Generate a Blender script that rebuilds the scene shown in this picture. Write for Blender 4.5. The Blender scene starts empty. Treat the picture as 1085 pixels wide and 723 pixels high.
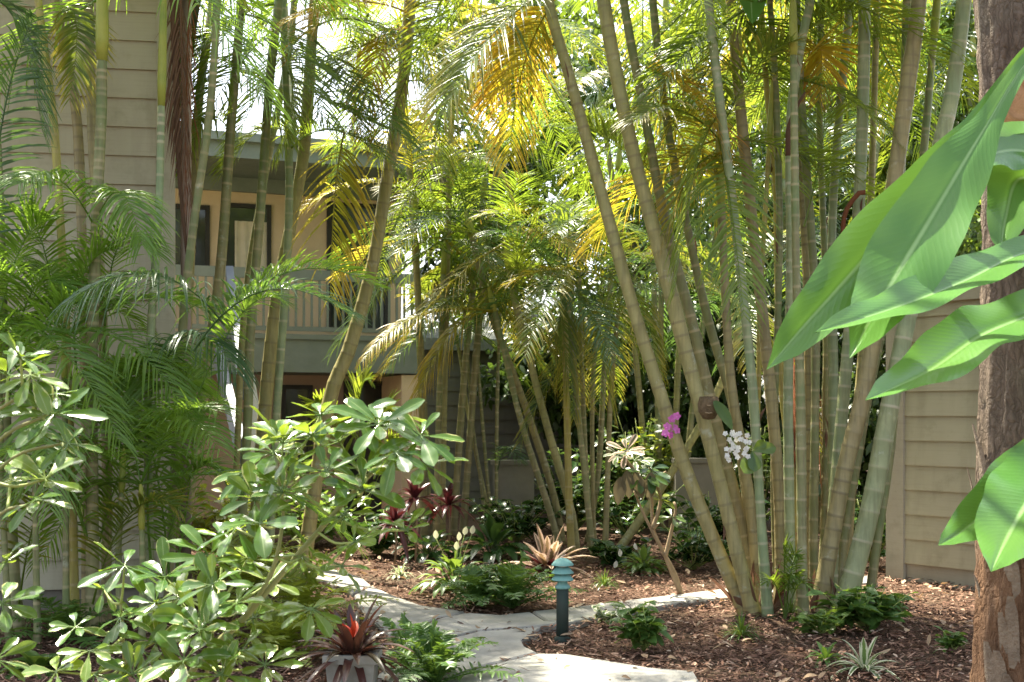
import bpy, math, random
import numpy as np
from mathutils import Vector, Matrix

random.seed(7)
RNG = np.random.default_rng(7)
SC = bpy.context.scene
COL = SC.collection
R = math.radians

# ------------------------------------------------------------------ camera, sky, sun, exposure
F, HX, HY, EYE = 1300.0, 542.5, 440.0, 1.65        # focal length in photo pixels, principal column, horizon row, eye height
cam_d = bpy.data.cameras.new('camera'); cam = bpy.data.objects.new('camera', cam_d); COL.objects.link(cam)
cam.location = (0, 0, EYE); cam.rotation_euler = (R(90), 0, 0)
cam_d.sensor_width = 36.0; cam_d.lens = F / 1085 * 36; cam_d.shift_y = (HY - 361.5) / 1085
cam_d.clip_end = 3000; cam_d.clip_start = 0.05
cam_d.dof.use_dof = True; cam_d.dof.focus_distance = 7.5; cam_d.dof.aperture_fstop = 5.6
SC.camera = cam

SUN = Vector((-0.30, 0.46, 1.0)).normalized()
w = bpy.data.worlds.new('World'); SC.world = w; w.use_nodes = True
nt = w.node_tree; bg = nt.nodes['Background']
sky = nt.nodes.new('ShaderNodeTexSky'); sky.sky_type = 'NISHITA'; sky.sun_disc = False
sky.sun_elevation = math.asin(SUN.z); sky.sun_rotation = math.atan2(SUN.x, SUN.y)
sky.air_density = 1.0; sky.dust_density = 3.0; sky.ozone_density = 1.0
hs = nt.nodes.new('ShaderNodeHueSaturation'); hs.inputs['Saturation'].default_value = .55     # thin white cloud veil
nt.links.new(sky.outputs[0], hs.inputs['Color']); nt.links.new(hs.outputs[0], bg.inputs[0]); bg.inputs[1].default_value = 0.12
ld = bpy.data.lights.new('sun', 'SUN'); lo = bpy.data.objects.new('sun', ld); COL.objects.link(lo)
ld.energy = 5.0; ld.angle = R(0.53); ld.color = (1, 0.93, 0.76)
lo.rotation_euler = (-SUN).to_track_quat('-Z', 'Y').to_euler(); lo.location = (0, 0, 20)
SC.view_settings.view_transform = 'Standard'; SC.view_settings.look = 'None'
SC.view_settings.gamma = 1; SC.view_settings.exposure = 2.2
SC.cycles.max_bounces = 9; SC.cycles.diffuse_bounces = 6; SC.cycles.glossy_bounces = 3
SC.cycles.transmission_bounces = 6; SC.cycles.use_denoising = True
SC.cycles.caustics_reflective = False; SC.cycles.caustics_refractive = False
SC.cycles.sample_clamp_indirect = 6.0

# ------------------------------------------------------------------ helpers
def P(px, py, d):                                   # a pixel of the photograph at depth d
    return np.array([(px - HX) * d / F, d, EYE - (py - HY) * d / F])
def G(px, py):                                      # a pixel of the photograph on the ground
    d = EYE * F / (py - HY)
    return np.array([(px - HX) * d / F, d, 0.0])
def nrm(a):
    a = np.asarray(a, float)
    return a / np.maximum(np.linalg.norm(a, axis=-1, keepdims=True), 1e-9)
def arr(*a): return np.array(a, float)

def mesh(name, V, Q, mats=None, attrs=None, smooth=True, T=None):
    V = np.asarray(V, np.float32).reshape(-1, 3)
    polys = []; tot = []
    if Q is not None and len(Q):
        Q = np.asarray(Q, np.int32); polys.append(Q.ravel()); tot.append(np.full(len(Q), 4, np.int32))
    if T is not None and len(T):
        T = np.asarray(T, np.int32); polys.append(T.ravel()); tot.append(np.full(len(T), 3, np.int32))
    li = np.concatenate(polys); tot = np.concatenate(tot)
    me = bpy.data.meshes.new(name)
    me.vertices.add(len(V)); me.vertices.foreach_set('co', V.ravel())
    me.loops.add(len(li)); me.loops.foreach_set('vertex_index', li)
    me.polygons.add(len(tot))
    st = np.zeros(len(tot), np.int32); st[1:] = np.cumsum(tot)[:-1]
    me.polygons.foreach_set('loop_start', st)
    me.polygons.foreach_set('loop_total', tot)
    me.polygons.foreach_set('use_smooth', np.full(len(tot), smooth))
    me.update(calc_edges=True)
    for k, v in (attrs or {}).items():
        a = me.attributes.new(k, 'FLOAT', 'POINT'); a.data.foreach_set('value', np.asarray(v, np.float32))
    if mats is not None: me.materials.append(mats)
    return me

def tag(o, label=None, cat=None, group=None, kind=None):
    if label: o['label'] = label
    if cat: o['category'] = cat
    if group: o['group'] = group
    if kind: o['kind'] = kind
    return o
def link(name, me, parent=None):
    o = bpy.data.objects.new(name, me); COL.objects.link(o)
    if parent is not None:
        o.parent = parent
        if parent.type == 'EMPTY' and not parent.get('local'):
            o.matrix_parent_inverse = Matrix.Translation(-parent.location)
    return o
def thing(name, label, cat, loc, group=None, rotz=0.0, local=False):
    o = bpy.data.objects.new(name, None); COL.objects.link(o)
    o.location = [float(c) for c in loc]; o.rotation_euler = (0, 0, rotz); o.empty_display_size = 0.1
    if local: o['local'] = 1
    return tag(o, label, cat, group)

class MB:                                            # collects shapes with quads and triangles
    def __init__(s): s.V = []; s.Q = []; s.T = []; s.n = 0; s.A = {}
    def add(s, V, Q=None, T=None, attrs=None):
        V = np.asarray(V, float).reshape(-1, 3)
        if Q is not None and len(Q): s.Q.append(np.asarray(Q, int).reshape(-1, 4) + s.n)
        if T is not None and len(T): s.T.append(np.asarray(T, int).reshape(-1, 3) + s.n)
        for k, v in (attrs or {}).items(): s.A.setdefault(k, []).append(np.broadcast_to(np.asarray(v, float), (len(V),)))
        s.V.append(V); s.n += len(V); return s
    def box(s, a, b):
        a = np.minimum(a, b); b = np.maximum(a, b) if False else np.asarray(b, float)
        x0, y0, z0 = a; x1, y1, z1 = b
        V = [(x0,y0,z0),(x1,y0,z0),(x1,y1,z0),(x0,y1,z0),(x0,y0,z1),(x1,y0,z1),(x1,y1,z1),(x0,y1,z1)]
        return s.add(V, [(0,3,2,1),(4,5,6,7),(0,1,5,4),(1,2,6,5),(2,3,7,6),(3,0,4,7)])
    def tube(s, pts, rad, n=10, attrs=None, cap=True):
        pts = np.asarray(pts, float); m = len(pts); rad = np.broadcast_to(rad, (m,))
        t = nrm(np.gradient(pts, axis=0)); ref = arr(0.31, 0.95, 0.05)
        if abs((t[0] * ref).sum()) > .9: ref = arr(1, 0, 0)
        b = nrm(np.cross(t, ref)); c = np.cross(t, b)
        a = np.linspace(0, 2 * np.pi, n, endpoint=False)
        V = pts[:, None] + rad[:, None, None] * (np.cos(a)[None, :, None] * b[:, None] + np.sin(a)[None, :, None] * c[:, None])
        i = np.arange(m - 1)[:, None] * n; j = np.arange(n)[None]; k = (j + 1) % n
        Q = np.stack([i + j, i + k, i + n + k, i + n + j], -1).reshape(-1, 4)
        V = V.reshape(-1, 3); at = {q: np.repeat(v, n) for q, v in (attrs or {}).items()}
        T = None
        if cap:
            V = np.vstack([V, pts[0], pts[-1]]); jj = np.arange(n); kk = (jj + 1) % n
            T = np.vstack([np.stack([kk, jj, np.full(n, m * n)], -1), np.stack([(m-1)*n + jj, (m-1)*n + kk, np.full(n, m * n + 1)], -1)])
            at = {q: np.append(v, [attrs[q][0], attrs[q][-1]]) for q, v in at.items()}
        return s.add(V, Q, T, at)
    def lathe(s, prof, c, n=20):                     # prof: (r, z) pairs
        prof = np.asarray(prof, float); a = np.linspace(0, 2*np.pi, n, endpoint=False); m = len(prof)
        V = np.stack([c[0] + prof[:, :1]*np.cos(a), c[1] + prof[:, :1]*np.sin(a), c[2] + np.repeat(prof[:, 1:], n, 1)], -1).reshape(-1, 3)
        i = np.arange(m-1)[:, None]*n; j = np.arange(n)[None]; k = (j+1) % n
        return s.add(V, np.stack([i+j, i+k, i+n+k, i+n+j], -1).reshape(-1, 4))
    def blades(self, *a, **k):
        V, Q, A = blades(*a, **k); return self.add(V, Q, None, A)
    def build(s, name, mat, parent=None, smooth=True):
        V = np.vstack(s.V); Q = np.vstack(s.Q) if s.Q else None; T = np.vstack(s.T) if s.T else None
        A = {k: np.concatenate(v) for k, v in s.A.items()}
        A = {k: v for k, v in A.items() if len(v) == len(V)}
        return link(name, mesh(name, V, Q, mat, A, smooth, T), parent)
    def solo(s, name, mat, loc, label, cat, group=None, smooth=True, kind=None):   # a thing that is one mesh, origin at loc
        s.V = [v - np.asarray(loc) for v in s.V]
        o = s.build(name, mat, None, smooth); o.location = [float(c) for c in loc]
        return tag(o, label, cat, group, kind)

PROF = {
 'strap': lambda u: np.interp(u, [0, .08, .3, .7, .9, 1], [.45, .8, 1, .8, .4, .02]),
 'ovate': lambda u: np.interp(u, [0, .1, .3, .5, .7, .85, .95, 1], [.05, .5, .95, 1, .82, .5, .2, .02]),
 'obovate': lambda u: np.interp(u, [0, .15, .35, .6, .75, .88, .96, 1], [.08, .3, .66, .98, 1, .8, .45, .1]),
 'lance': lambda u: np.interp(u, [0, .12, .35, .6, .85, 1], [.25, .6, 1, .85, .4, .02]),
 'nest': lambda u: np.interp(u, [0, .08, .2, .4, .6, .78, .9, .96, 1], [.13, .17, .38, .8, 1, .93, .62, .34, .05]),
 'chip': lambda u: np.interp(u, [0, .15, .8, 1], [.5, 1, .9, .4]),
}
def blades(O, D, N, L, w, droop=0.2, fold=0.25, K=4, across=3, prof='strap', curl=0.0, wave=0.0, s=None, rnd=None):
    O = np.asarray(O, float).reshape(-1, 3); n = len(O)
    D = nrm(np.broadcast_to(D, (n, 3))); N = np.broadcast_to(N, (n, 3))
    L = np.broadcast_to(L, (n,)).astype(float); w = np.broadcast_to(w, (n,)).astype(float)
    droop = np.broadcast_to(droop, (n,)); curl = np.broadcast_to(curl, (n,))
    Wd = nrm(np.cross(D, N)); N = np.cross(Wd, D)
    u = np.linspace(0, 1, K + 1); wid = PROF[prof](u)
    c = O[:, None] + D[:, None] * (L[:, None] * u)[..., None]
    c = c + arr(0, 0, -1) * (droop[:, None] * L[:, None] * u**2)[..., None] - N[:, None] * (curl[:, None] * L[:, None] * u**2)[..., None]
    e = np.linspace(-1, 1, across)
    hw = (w[:, None] * wid[None])                                      # half widths
    V = c[:, :, None] + Wd[:, None, None] * (hw[..., None] * e)[..., None]
    lift = hw[..., None] * np.abs(e) * fold
    if wave:
        ph = RNG.uniform(0, 6.28, (n, 1, 1))
        lift = lift + hw[..., None] * np.abs(e)**1.5 * wave * np.sin(u[None, :, None] * 15 + ph + 1.2 * np.sign(e))
    V = V + N[:, None, None] * lift[..., None]
    V = V.reshape(-1, 3)
    per = (K + 1) * across
    k = np.arange(K)[:, None] * across; j = np.arange(across - 1)[None]
    q = np.stack([k + j, k + j + 1, k + across + j + 1, k + across + j], -1).reshape(-1, 4)
    Q = (q[None] + (np.arange(n) * per)[:, None, None]).reshape(-1, 4)
    r = RNG.random(n) if rnd is None else np.broadcast_to(rnd, (n,))
    A = {'t': np.tile(np.repeat(u, across), n), 'e': np.tile(np.tile(np.abs(e), K + 1), n), 'r': np.repeat(r, per),
         's': np.repeat(np.zeros(n) if s is None else s, per)}
    return V, Q, A

def spline(pts, n):
    pts = np.asarray(pts, float); m = len(pts)
    ext = np.vstack([2*pts[0]-pts[1], pts, 2*pts[-1]-pts[-2]])
    d = np.concatenate([[0], np.cumsum(np.linalg.norm(np.diff(pts, axis=0), axis=1))]); d /= d[-1]
    out = []
    for x in np.linspace(0, 1, n):
        i = min(max(np.searchsorted(d, x, 'right') - 1, 0), m - 2); f = (x - d[i]) / (d[i+1] - d[i] + 1e-12)
        a, b, c, e = ext[i], ext[i+1], ext[i+2], ext[i+3]
        out.append(.5*((2*b)+(-a+c)*f+(2*a-5*b+4*c-e)*f*f+(-a+3*b-3*c+e)*f**3))
    return np.array(out)

# ------------------------------------------------------------------ materials
class NT:
    def __init__(s, name):
        s.m = bpy.data.materials.new(name); s.m.use_nodes = True; s.t = s.m.node_tree
        s.p = s.t.nodes['Principled BSDF']; s.out = s.t.nodes['Material Output']
    def n(s, kind, **kw):
        x = s.t.nodes.new('ShaderNode' + kind)
        for k, v in kw.items():
            if k in x.inputs.keys() if isinstance(k, str) else False: x.inputs[k].default_value = v
            else: setattr(x, k, v)
        return x
    def l(s, a, b): s.t.links.new(a, b)
    def attr(s, name):
        a = s.n('Attribute', attribute_name=name); return a.outputs['Fac']
    def ramp(s, fac, stops):
        r = s.n('ValToRGB'); e = r.color_ramp.elements
        while len(e) < len(stops): e.new(.5)
        for el, (p, c) in zip(e, stops): el.position = p; el.color = (*c, 1)
        s.l(fac, r.inputs[0]); return r.outputs[0]
    def noise(s, scale, detail=4, vec=None, rough=.55):
        x = s.n('TexNoise'); x.inputs['Scale'].default_value = scale; x.inputs['Detail'].default_value = detail
        x.inputs['Roughness'].default_value = rough
        if vec is None:
            tc = s.n('TexCoord'); vec = tc.outputs['Object']
        s.l(vec, x.inputs['Vector']); return x.outputs[0]
    def mapped(s, scale):
        tc = s.n('TexCoord'); mp = s.n('Mapping'); mp.inputs['Scale'].default_value = scale
        s.l(tc.outputs['Object'], mp.inputs[0]); return mp.outputs[0]
    def math(s, op, a, b=None, clamp=False):
        x = s.n('Math', operation=op, use_clamp=clamp)
        for i, v in enumerate((a, b)):
            if v is None: continue
            if isinstance(v, (int, float)): x.inputs[i].default_value = v
            else: s.l(v, x.inputs[i])
        return x.outputs[0]
    def mix(s, fac, a, b, blend='MIX'):
        x = s.n('MixRGB', blend_type=blend)
        for i, v in enumerate((fac, a, b)):
            if isinstance(v, tuple): x.inputs[i].default_value = (*v, 1)
            elif isinstance(v, (int, float)): x.inputs[i].default_value = v
            else: s.l(v, x.inputs[i])
        return x.outputs[0]
    def bump(s, h, strength=.4, dist=.01):
        b = s.n('Bump'); b.inputs['Strength'].default_value = strength; b.inputs['Distance'].default_value = dist
        s.l(h, b.inputs['Height']); s.l(b.outputs[0], s.p.inputs['Normal']); return b
    def base(s, c, rough=.7, spec=.3):
        if isinstance(c, tuple): s.p.inputs['Base Color'].default_value = (*c, 1)
        else: s.l(c, s.p.inputs['Base Color'])
        s.p.inputs['Roughness'].default_value = rough; s.p.inputs['Specular IOR Level'].default_value = spec
        return s
def leaf_mat(name, dark, light, tip=None, tip_from=.6, trans=(.25, .36, .03), tf=.42, rough=.35, spec=.5, edge=None, edge_from=.6, blotch=None, rib=None):
    m = NT(name)
    no = m.noise(2.2, 2)
    f = m.math('ADD', m.math('MULTIPLY', m.attr('r'), .6), m.math('MULTIPLY', no, .5), True)
    c = m.mix(f, dark, light)
    tcol = m.mix(f, tuple(v * .8 for v in trans), trans)
    if tip is not None:
        g = m.math('ADD', m.math('MULTIPLY', m.attr('t'), .75), m.math('MULTIPLY', m.attr('r'), .35))
        g = m.math('ADD', g, m.math('MULTIPLY', m.attr('s'), .15))
        k = m.ramp(g, [(max(0, tip_from - .25), (0, 0, 0)), (min(1, tip_from + .2), (1, 1, 1))])
        c = m.mix(k, c, tip); tcol = m.mix(k, tcol, tuple(min(1, v * 1.6) for v in tip))
    if edge is not None:
        k = m.ramp(m.math('ADD', m.attr('e'), m.math('MULTIPLY', m.math('SUBTRACT', m.noise(30, 2), .5), .9)), [(edge_from, (0, 0, 0)), (edge_from + .12, (1, 1, 1))])
        if blotch: k = m.mix(1.0, k, m.ramp(m.attr('r'), [(1 - blotch, (0, 0, 0)), (1 - blotch + .05, (1, 1, 1))]), 'MULTIPLY')
        c = m.mix(k, c, edge); tcol = m.mix(k, tcol, edge)
    if rib is not None:
        k = m.ramp(m.attr('e'), [(.02, (1, 1, 1)), (.075, (0, 0, 0))])
        c = m.mix(k, c, rib); tcol = m.mix(k, tcol, rib)
    m.base(c, rough, spec)
    tr = m.n('BsdfTranslucent'); m.l(tcol, tr.inputs[0])
    mx = m.n('MixShader'); mx.inputs[0].default_value = tf
    m.l(m.p.outputs[0], mx.inputs[1]); m.l(tr.outputs[0], mx.inputs[2]); m.l(mx.outputs[0], m.out.inputs[0])
    return m.m
LM = {
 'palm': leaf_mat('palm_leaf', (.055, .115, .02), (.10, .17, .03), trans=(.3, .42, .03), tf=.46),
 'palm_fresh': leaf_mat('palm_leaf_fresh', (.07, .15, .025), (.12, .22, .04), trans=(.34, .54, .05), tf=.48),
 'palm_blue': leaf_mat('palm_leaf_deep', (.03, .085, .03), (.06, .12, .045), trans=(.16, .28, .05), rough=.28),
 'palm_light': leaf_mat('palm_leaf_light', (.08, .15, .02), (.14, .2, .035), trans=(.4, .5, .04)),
 'palm_tips': leaf_mat('palm_leaf_yellow_tips', (.06, .11, .02), (.11, .15, .025), tip=(.30, .25, .035), tip_from=.8, trans=(.3, .38, .03)),
 'palm_yellow': leaf_mat('palm_leaf_yellow', (.12, .15, .02), (.26, .23, .03), tip=(.40, .28, .04), tip_from=.75, trans=(.55, .5, .03), tf=.5),
 'palm_gold': leaf_mat('palm_leaf_gold', (.30, .24, .02), (.42, .29, .03), tip=(.4, .2, .03), tip_from=.85, trans=(.75, .55, .03), tf=.5),
 'dead': leaf_mat('dead_leaf', (.10, .06, .04), (.20, .12, .08), trans=(.25, .13, .08), tf=.25, rough=.8, spec=.1),
 'dead_red': leaf_mat('dead_leaf_red', (.15, .06, .03), (.28, .12, .06), trans=(.35, .12, .06), tf=.25, rough=.8, spec=.1),
 'broad': leaf_mat('broad_leaf', (.022, .05, .012), (.05, .085, .018), trans=(.12, .20, .025), tf=.28, rough=.35),
 'broad_light': leaf_mat('broad_leaf_light', (.04, .08, .015), (.08, .13, .02), trans=(.22, .32, .025), tf=.35, rough=.38),
 'umbrella': leaf_mat('umbrella_leaf', (.026, .08, .016), (.06, .13, .022), trans=(.32, .44, .03), tf=.33, rough=.2, spec=.42, edge=(.55, .55, .22), edge_from=.85, blotch=.22, rib=(.22, .3, .1)),
 'umbrella_young': leaf_mat('umbrella_leaf_young', (.07, .14, .022), (.13, .20, .035), trans=(.38, .48, .05), tf=.34, rough=.18, spec=.6, edge=(.5, .52, .2), edge_from=.86, blotch=.5, rib=(.3, .36, .12)),
 'nest': leaf_mat('nest_fern_leaf', (.06, .165, .03), (.085, .21, .045), trans=(.2, .40, .05), tf=.26, rough=.27, spec=.5, rib=(.26, .42, .16)),
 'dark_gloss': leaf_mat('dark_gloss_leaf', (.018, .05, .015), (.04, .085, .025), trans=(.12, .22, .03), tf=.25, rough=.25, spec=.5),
 'mid': leaf_mat('garden_leaf', (.045, .10, .02), (.085, .15, .03), trans=(.25, .36, .04), tf=.35, rough=.35),
 'fern': leaf_mat('fern_leaf', (.05, .12, .025), (.09, .17, .035), trans=(.24, .38, .04), tf=.35, rough=.45),
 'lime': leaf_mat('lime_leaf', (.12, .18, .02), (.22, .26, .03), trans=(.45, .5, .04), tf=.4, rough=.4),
 'cream': leaf_mat('variegated_leaf', (.05, .11, .03), (.09, .16, .04), edge=(.6, .6, .42), edge_from=.45, trans=(.3, .4, .12), tf=.3, rough=.35),
 'pinkish': leaf_mat('tricolour_leaf', (.06, .10, .04), (.14, .09, .06), edge=(.66, .48, .36), edge_from=.4, trans=(.4, .25, .12), tf=.3, rough=.35),
 'maroon': leaf_mat('maroon_leaf', (.04, .012, .014), (.11, .022, .026), trans=(.12, .02, .02), tf=.2, rough=.3),
 'maroon_green': leaf_mat('bromeliad_leaf', (.025, .035, .016), (.07, .022, .02), trans=(.14, .05, .03), tf=.25, rough=.25),
 'scarlet': leaf_mat('scarlet_bract', (.5, .04, .015), (.6, .10, .03), trans=(.6, .08, .03), tf=.3, rough=.4),
 'petal_white': leaf_mat('white_petal', (.75, .74, .68), (.85, .84, .8), trans=(.7, .7, .6), tf=.3, rough=.5),
 'petal_cream': leaf_mat('cream_spathe', (.6, .56, .36), (.75, .66, .5), trans=(.6, .6, .35), tf=.3, rough=.5),
 'petal_pink': leaf_mat('magenta_petal', (.40, .05, .30), (.74, .26, .62), trans=(.7, .1, .5), tf=.35, rough=.5),
 'petal_yellow': leaf_mat('yellow_petal', (.7, .5, .03), (.8, .6, .05), trans=(.8, .6, .05), tf=.35, rough=.5),
}
def add_veins(mat):
    m = NT.__new__(NT); m.m = mat; m.t = mat.node_tree; m.p = m.t.nodes['Principled BSDF']; m.out = m.t.nodes['Material Output']
    ph = m.math('SUBTRACT', m.math('MULTIPLY', m.attr('t'), 150), m.math('MULTIPLY', m.attr('e'), 16))
    ph = m.math('ADD', ph, m.math('MULTIPLY', m.noise(5, 3), 5))
    vn = m.math('POWER', m.math('ABSOLUTE', m.math('SINE', ph)), 6)
    b = m.bump(vn, .10, .003)
    old = m.p.inputs['Base Color'].links[0].from_socket
    c = m.mix(m.math('MULTIPLY', vn, .05), old, (.15, .29, .07))
    spot = m.ramp(m.noise(14, 6, rough=.75), [(.69, (0,)*3), (.74, (1,)*3)]); c = m.mix(m.math('MULTIPLY', spot, .6), c, (.20, .14, .05))
    c = m.mix(m.math('MULTIPLY', m.ramp(m.noise(2.5, 4), [(.4, (0,)*3), (.7, (1,)*3)]), .4), c, (.11, .215, .035))
    m.l(c, m.p.inputs['Base Color'])
add_veins(LM['nest'])
def stem_mat(name, young, old, ring):
    m = NT(name)
    n1 = m.noise(7, 5); n2 = m.noise(1.6, 3)
    a = m.math('ADD', m.attr('age'), m.math('MULTIPLY', m.math('SUBTRACT', n2, .5), .9), True)
    c = m.mix(a, young, old)
    c = m.mix(m.math('MULTIPLY', m.ramp(n1, [(.45, (0,)*3), (.7, (1,)*3)]), .45), c, tuple(v * 1.5 for v in old))
    st = m.noise(1, 5, m.mapped((30, 30, 3)))
    c = m.mix(m.math('MULTIPLY', m.ramp(st, [(.45, (0,)*3), (.7, (1,)*3)]), .6), c, tuple(v * .5 for v in old))
    lich = m.ramp(m.noise(5, 6, rough=.7), [(.60, (0,)*3), (.68, (1,)*3)])
    c = m.mix(m.math('MULTIPLY', lich, .6), c, (.40, .42, .33))
    c = m.mix(m.math('MULTIPLY', m.math('POWER', m.attr('node'), 1.4), m.ramp(m.noise(2.5, 3), [(.35, (.15,)*3), (.65, (.8,)*3)])), c, ring)
    m.base(c, .5, .35); m.bump(m.math('ADD', n1, st), .3, .006); return m.m
SM = {
 'green': stem_mat('green_palm_stem', (.13, .19, .065), (.26, .21, .11), (.42, .35, .21)),
 'blue': stem_mat('waxy_palm_stem', (.19, .26, .13), (.28, .285, .145), (.45, .40, .28)),
 'tan': stem_mat('tan_palm_stem', (.22, .24, .085), (.31, .265, .115), (.18, .15, .075)),
 'brown': stem_mat('brown_palm_stem', (.22, .22, .09), (.28, .23, .11), (.16, .13, .07)),
 'yellow': stem_mat('yellow_palm_stem', (.36, .34, .08), (.30, .22, .08), (.40, .32, .17)),
}
def plain(name, c1, c2, scale=6, rough=.8, bump=.3, dist=.01, spec=.25, stain=None):
    m = NT(name); n = m.noise(scale, 6, rough=.65)
    c = m.mix(m.ramp(n, [(.3, (0,)*3), (.7, (1,)*3)]), c1, c2)
    if stain:
        k = m.ramp(m.noise(.9, 7, rough=.7), [(.47, (0,)*3), (.66, (1,)*3)]); c = m.mix(m.math('MULTIPLY', k, .55), c, stain)
    m.base(c, rough, spec); m.bump(m.noise(scale * 6, 4), bump, dist); return m.m
shaft_m = plain('crown_shaft_skin', (.20, .26, .05), (.36, .36, .07), 3, .4, .1)
branch_m = plain('green_branch_skin', (.16, .19, .06), (.28, .26, .11), 9, .6, .3, .004)
twig_m = plain('tan_twig_bark', (.24, .17, .10), (.33, .25, .15), 12, .8, .5, .004)
petiole_m = plain('petiole_skin', (.22, .29, .07), (.34, .38, .12), 8, .5, .1)

def siding_mat(name, a, b):
    m = NT(name); n = m.noise(1.3, 6, m.mapped((1, 1, .35)), .6)
    grain = m.noise(1, 6, m.mapped((2.5, 2.5, 60)), .6)
    c = m.mix(m.ramp(n, [(.3, (0,)*3), (.7, (1,)*3)]), a, b)
    c = m.mix(m.math('MULTIPLY', m.ramp(m.noise(3, 7, rough=.7), [(.52, (0,)*3), (.72, (1,)*3)]), .35), c, (.13, .14, .075))
    c = m.mix(m.math('MULTIPLY', m.ramp(grain, [(.5, (0,)*3), (.8, (1,)*3)]), .25), c, tuple(v * .6 for v in a))
    streak = m.noise(1, 6, m.mapped((5, 5, .5)), .6)
    c = m.mix(m.math('MULTIPLY', m.ramp(streak, [(.48, (0,)*3), (.72, (1,)*3)]), .4), c, tuple(v * .62 for v in a))
    m.base(c, .75, .2); m.bump(grain, .25, .004); return m.m
siding_m = siding_mat('taupe_siding', (.36, .33, .235), (.44, .41, .30))
siding_r = siding_mat('grey_green_siding', (.36, .335, .225), (.43, .40, .275))
siding_d = siding_mat('dark_siding', (.15, .145, .125), (.19, .18, .15))
trim_r = siding_mat('grey_green_trim', (.34, .315, .235), (.40, .365, .275))
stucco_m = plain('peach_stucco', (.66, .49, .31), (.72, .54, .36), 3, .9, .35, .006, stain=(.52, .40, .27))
stucco_low = plain('shaded_stucco', (.40, .28, .23), (.46, .33, .27), 3, .9, .35, .006)  # ground floor stucco, the shade under the balcony put into its darker mauve colour
greytrim_m = plain('slate_green_trim', (.17, .195, .165), (.22, .245, .21), 4, .6, .2)
dark_m = plain('dark_bronze', (.025, .022, .02), (.045, .04, .035), 5, .45, .1)
wall_m = plain('garden_wall_stucco', (.15, .14, .11), (.22, .20, .16), 3, .9, .4, .008, stain=(.2, .19, .13))
white_m = plain('white_paint', (.72, .72, .70), (.8, .8, .78), 3, .6, .1)
bluegrey_m = plain('blue_grey_steel_paint', (.11, .13, .165), (.16, .185, .22), 3, .5, .1)
glass = NT('window_glass'); glass.base((.03, .035, .035), .06, .6); glass_m = glass.m
curtain_m = plain('cream_curtain', (.55, .47, .34), (.66, .58, .44), 4, .9, .1)
verdi_m = plain('verdigris_metal', (.12, .29, .265), (.22, .38, .345), 30, .7, .2, .002, stain=(.10, .19, .17))
post_m = plain('dark_green_paint', (.012, .03, .024), (.022, .045, .036), 20, .65, .2, .002, stain=(.06, .055, .045))
lens_m = plain('frosted_lens', (.55, .5, .4), (.66, .6, .5), 20, .5, .1, .002)
pot_m = plain('weathered_concrete_pot', (.26, .255, .23), (.38, .37, .335), 9, .9, .5, .006, stain=(.17, .17, .12))
husk_m = plain('coconut_husk', (.10, .07, .04), (.20, .14, .08), 30, .95, 1, .01)
roof_m = plain('roof_shingle', (.16, .17, .15), (.23, .24, .21), 10, .9, .5)

# ------------------------------------------------------------------ ground, path, mulch
gm = NT('mulch_soil')
c = gm.mix(gm.ramp(gm.noise(26, 6, rough=.7), [(.35, (0,)*3), (.65, (1,)*3)]), (.055, .033, .023), (.15, .09, .06))
c = gm.mix(gm.math('MULTIPLY', gm.ramp(gm.noise(1.1, 5), [(.45, (0,)*3), (.62, (1,)*3)]), .6), c, (.12, .09, .06))
gm.base(c, .95, .1); gm.bump(gm.noise(45, 5, rough=.7), 1, .03)
b = MB()
xs = np.concatenate([[-900, -200, -60], np.linspace(-14, 14, 57), [60, 200, 900]])
ys = np.concatenate([[-900, -100, -20], np.linspace(-4, 30, 69), [60, 200, 900]])
X, Y = np.meshgrid(xs, ys, indexing='ij')
inn = (np.abs(X) < 15) & (Y > -5) & (Y < 31)
Z = np.where(inn, .018 * np.sin(X * 2.1 + 1) * np.cos(Y * 1.7) + .012 * np.sin(X * 5.3 + Y * 4.1), 0) - .02
i = np.arange(len(xs)-1)[:, None] * len(ys); j = np.arange(len(ys)-1)[None]
b.add(np.stack([X, Y, Z], -1), np.stack([i+j, i+len(ys)+j, i+len(ys)+j+1, i+j+1], -1).reshape(-1, 4))
tag(b.build('ground', gm.m), kind='structure')

pm = NT('path_concrete')
c = pm.mix(pm.ramp(pm.noise(1.7, 7, rough=.65), [(.35, (0,)*3), (.7, (1,)*3)]), (.22, .21, .185), (.37, .355, .32))
c = pm.mix(pm.math('MULTIPLY', pm.ramp(pm.noise(70, 3), [(.5, (0,)*3), (.75, (1,)*3)]), .35), c, (.22, .21, .19))
c = pm.mix(pm.math('MULTIPLY', pm.ramp(pm.noise(.8, 5), [(.55, (0,)*3), (.7, (1,)*3)]), .45), c, (.17, .175, .10))
c = pm.mix(pm.math('MULTIPLY', pm.ramp(pm.noise(5, 8, rough=.75), [(.55, (0,)*3), (.7, (1,)*3)]), .5), c, (.14, .125, .10))
pm.base(c, .85, .25); pm.bump(pm.noise(60, 5), .35, .006)
def slab(pts, top=.03):                             # a ground polygon with real thickness and a small worn edge
    b = MB(); pts = np.array([G(*p)[:2] for p in pts]); n = len(pts)
    ctr = pts.mean(0)
    inner = pts + nrm(ctr - pts) * .016
    V = np.vstack([np.c_[pts, np.full(n, -.08)], np.c_[pts, np.full(n, top - .014)], np.c_[inner, np.full(n, top)], [[*ctr, top]]])
    k = np.arange(n); q = (k + 1) % n
    b.add(V, np.vstack([np.stack([k, q, n+q, n+k], -1), np.stack([n+k, n+q, 2*n+q, 2*n+k], -1)]), np.stack([2*n+k, 2*n+q, np.full(n, 3*n)], -1))
    return b
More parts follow.
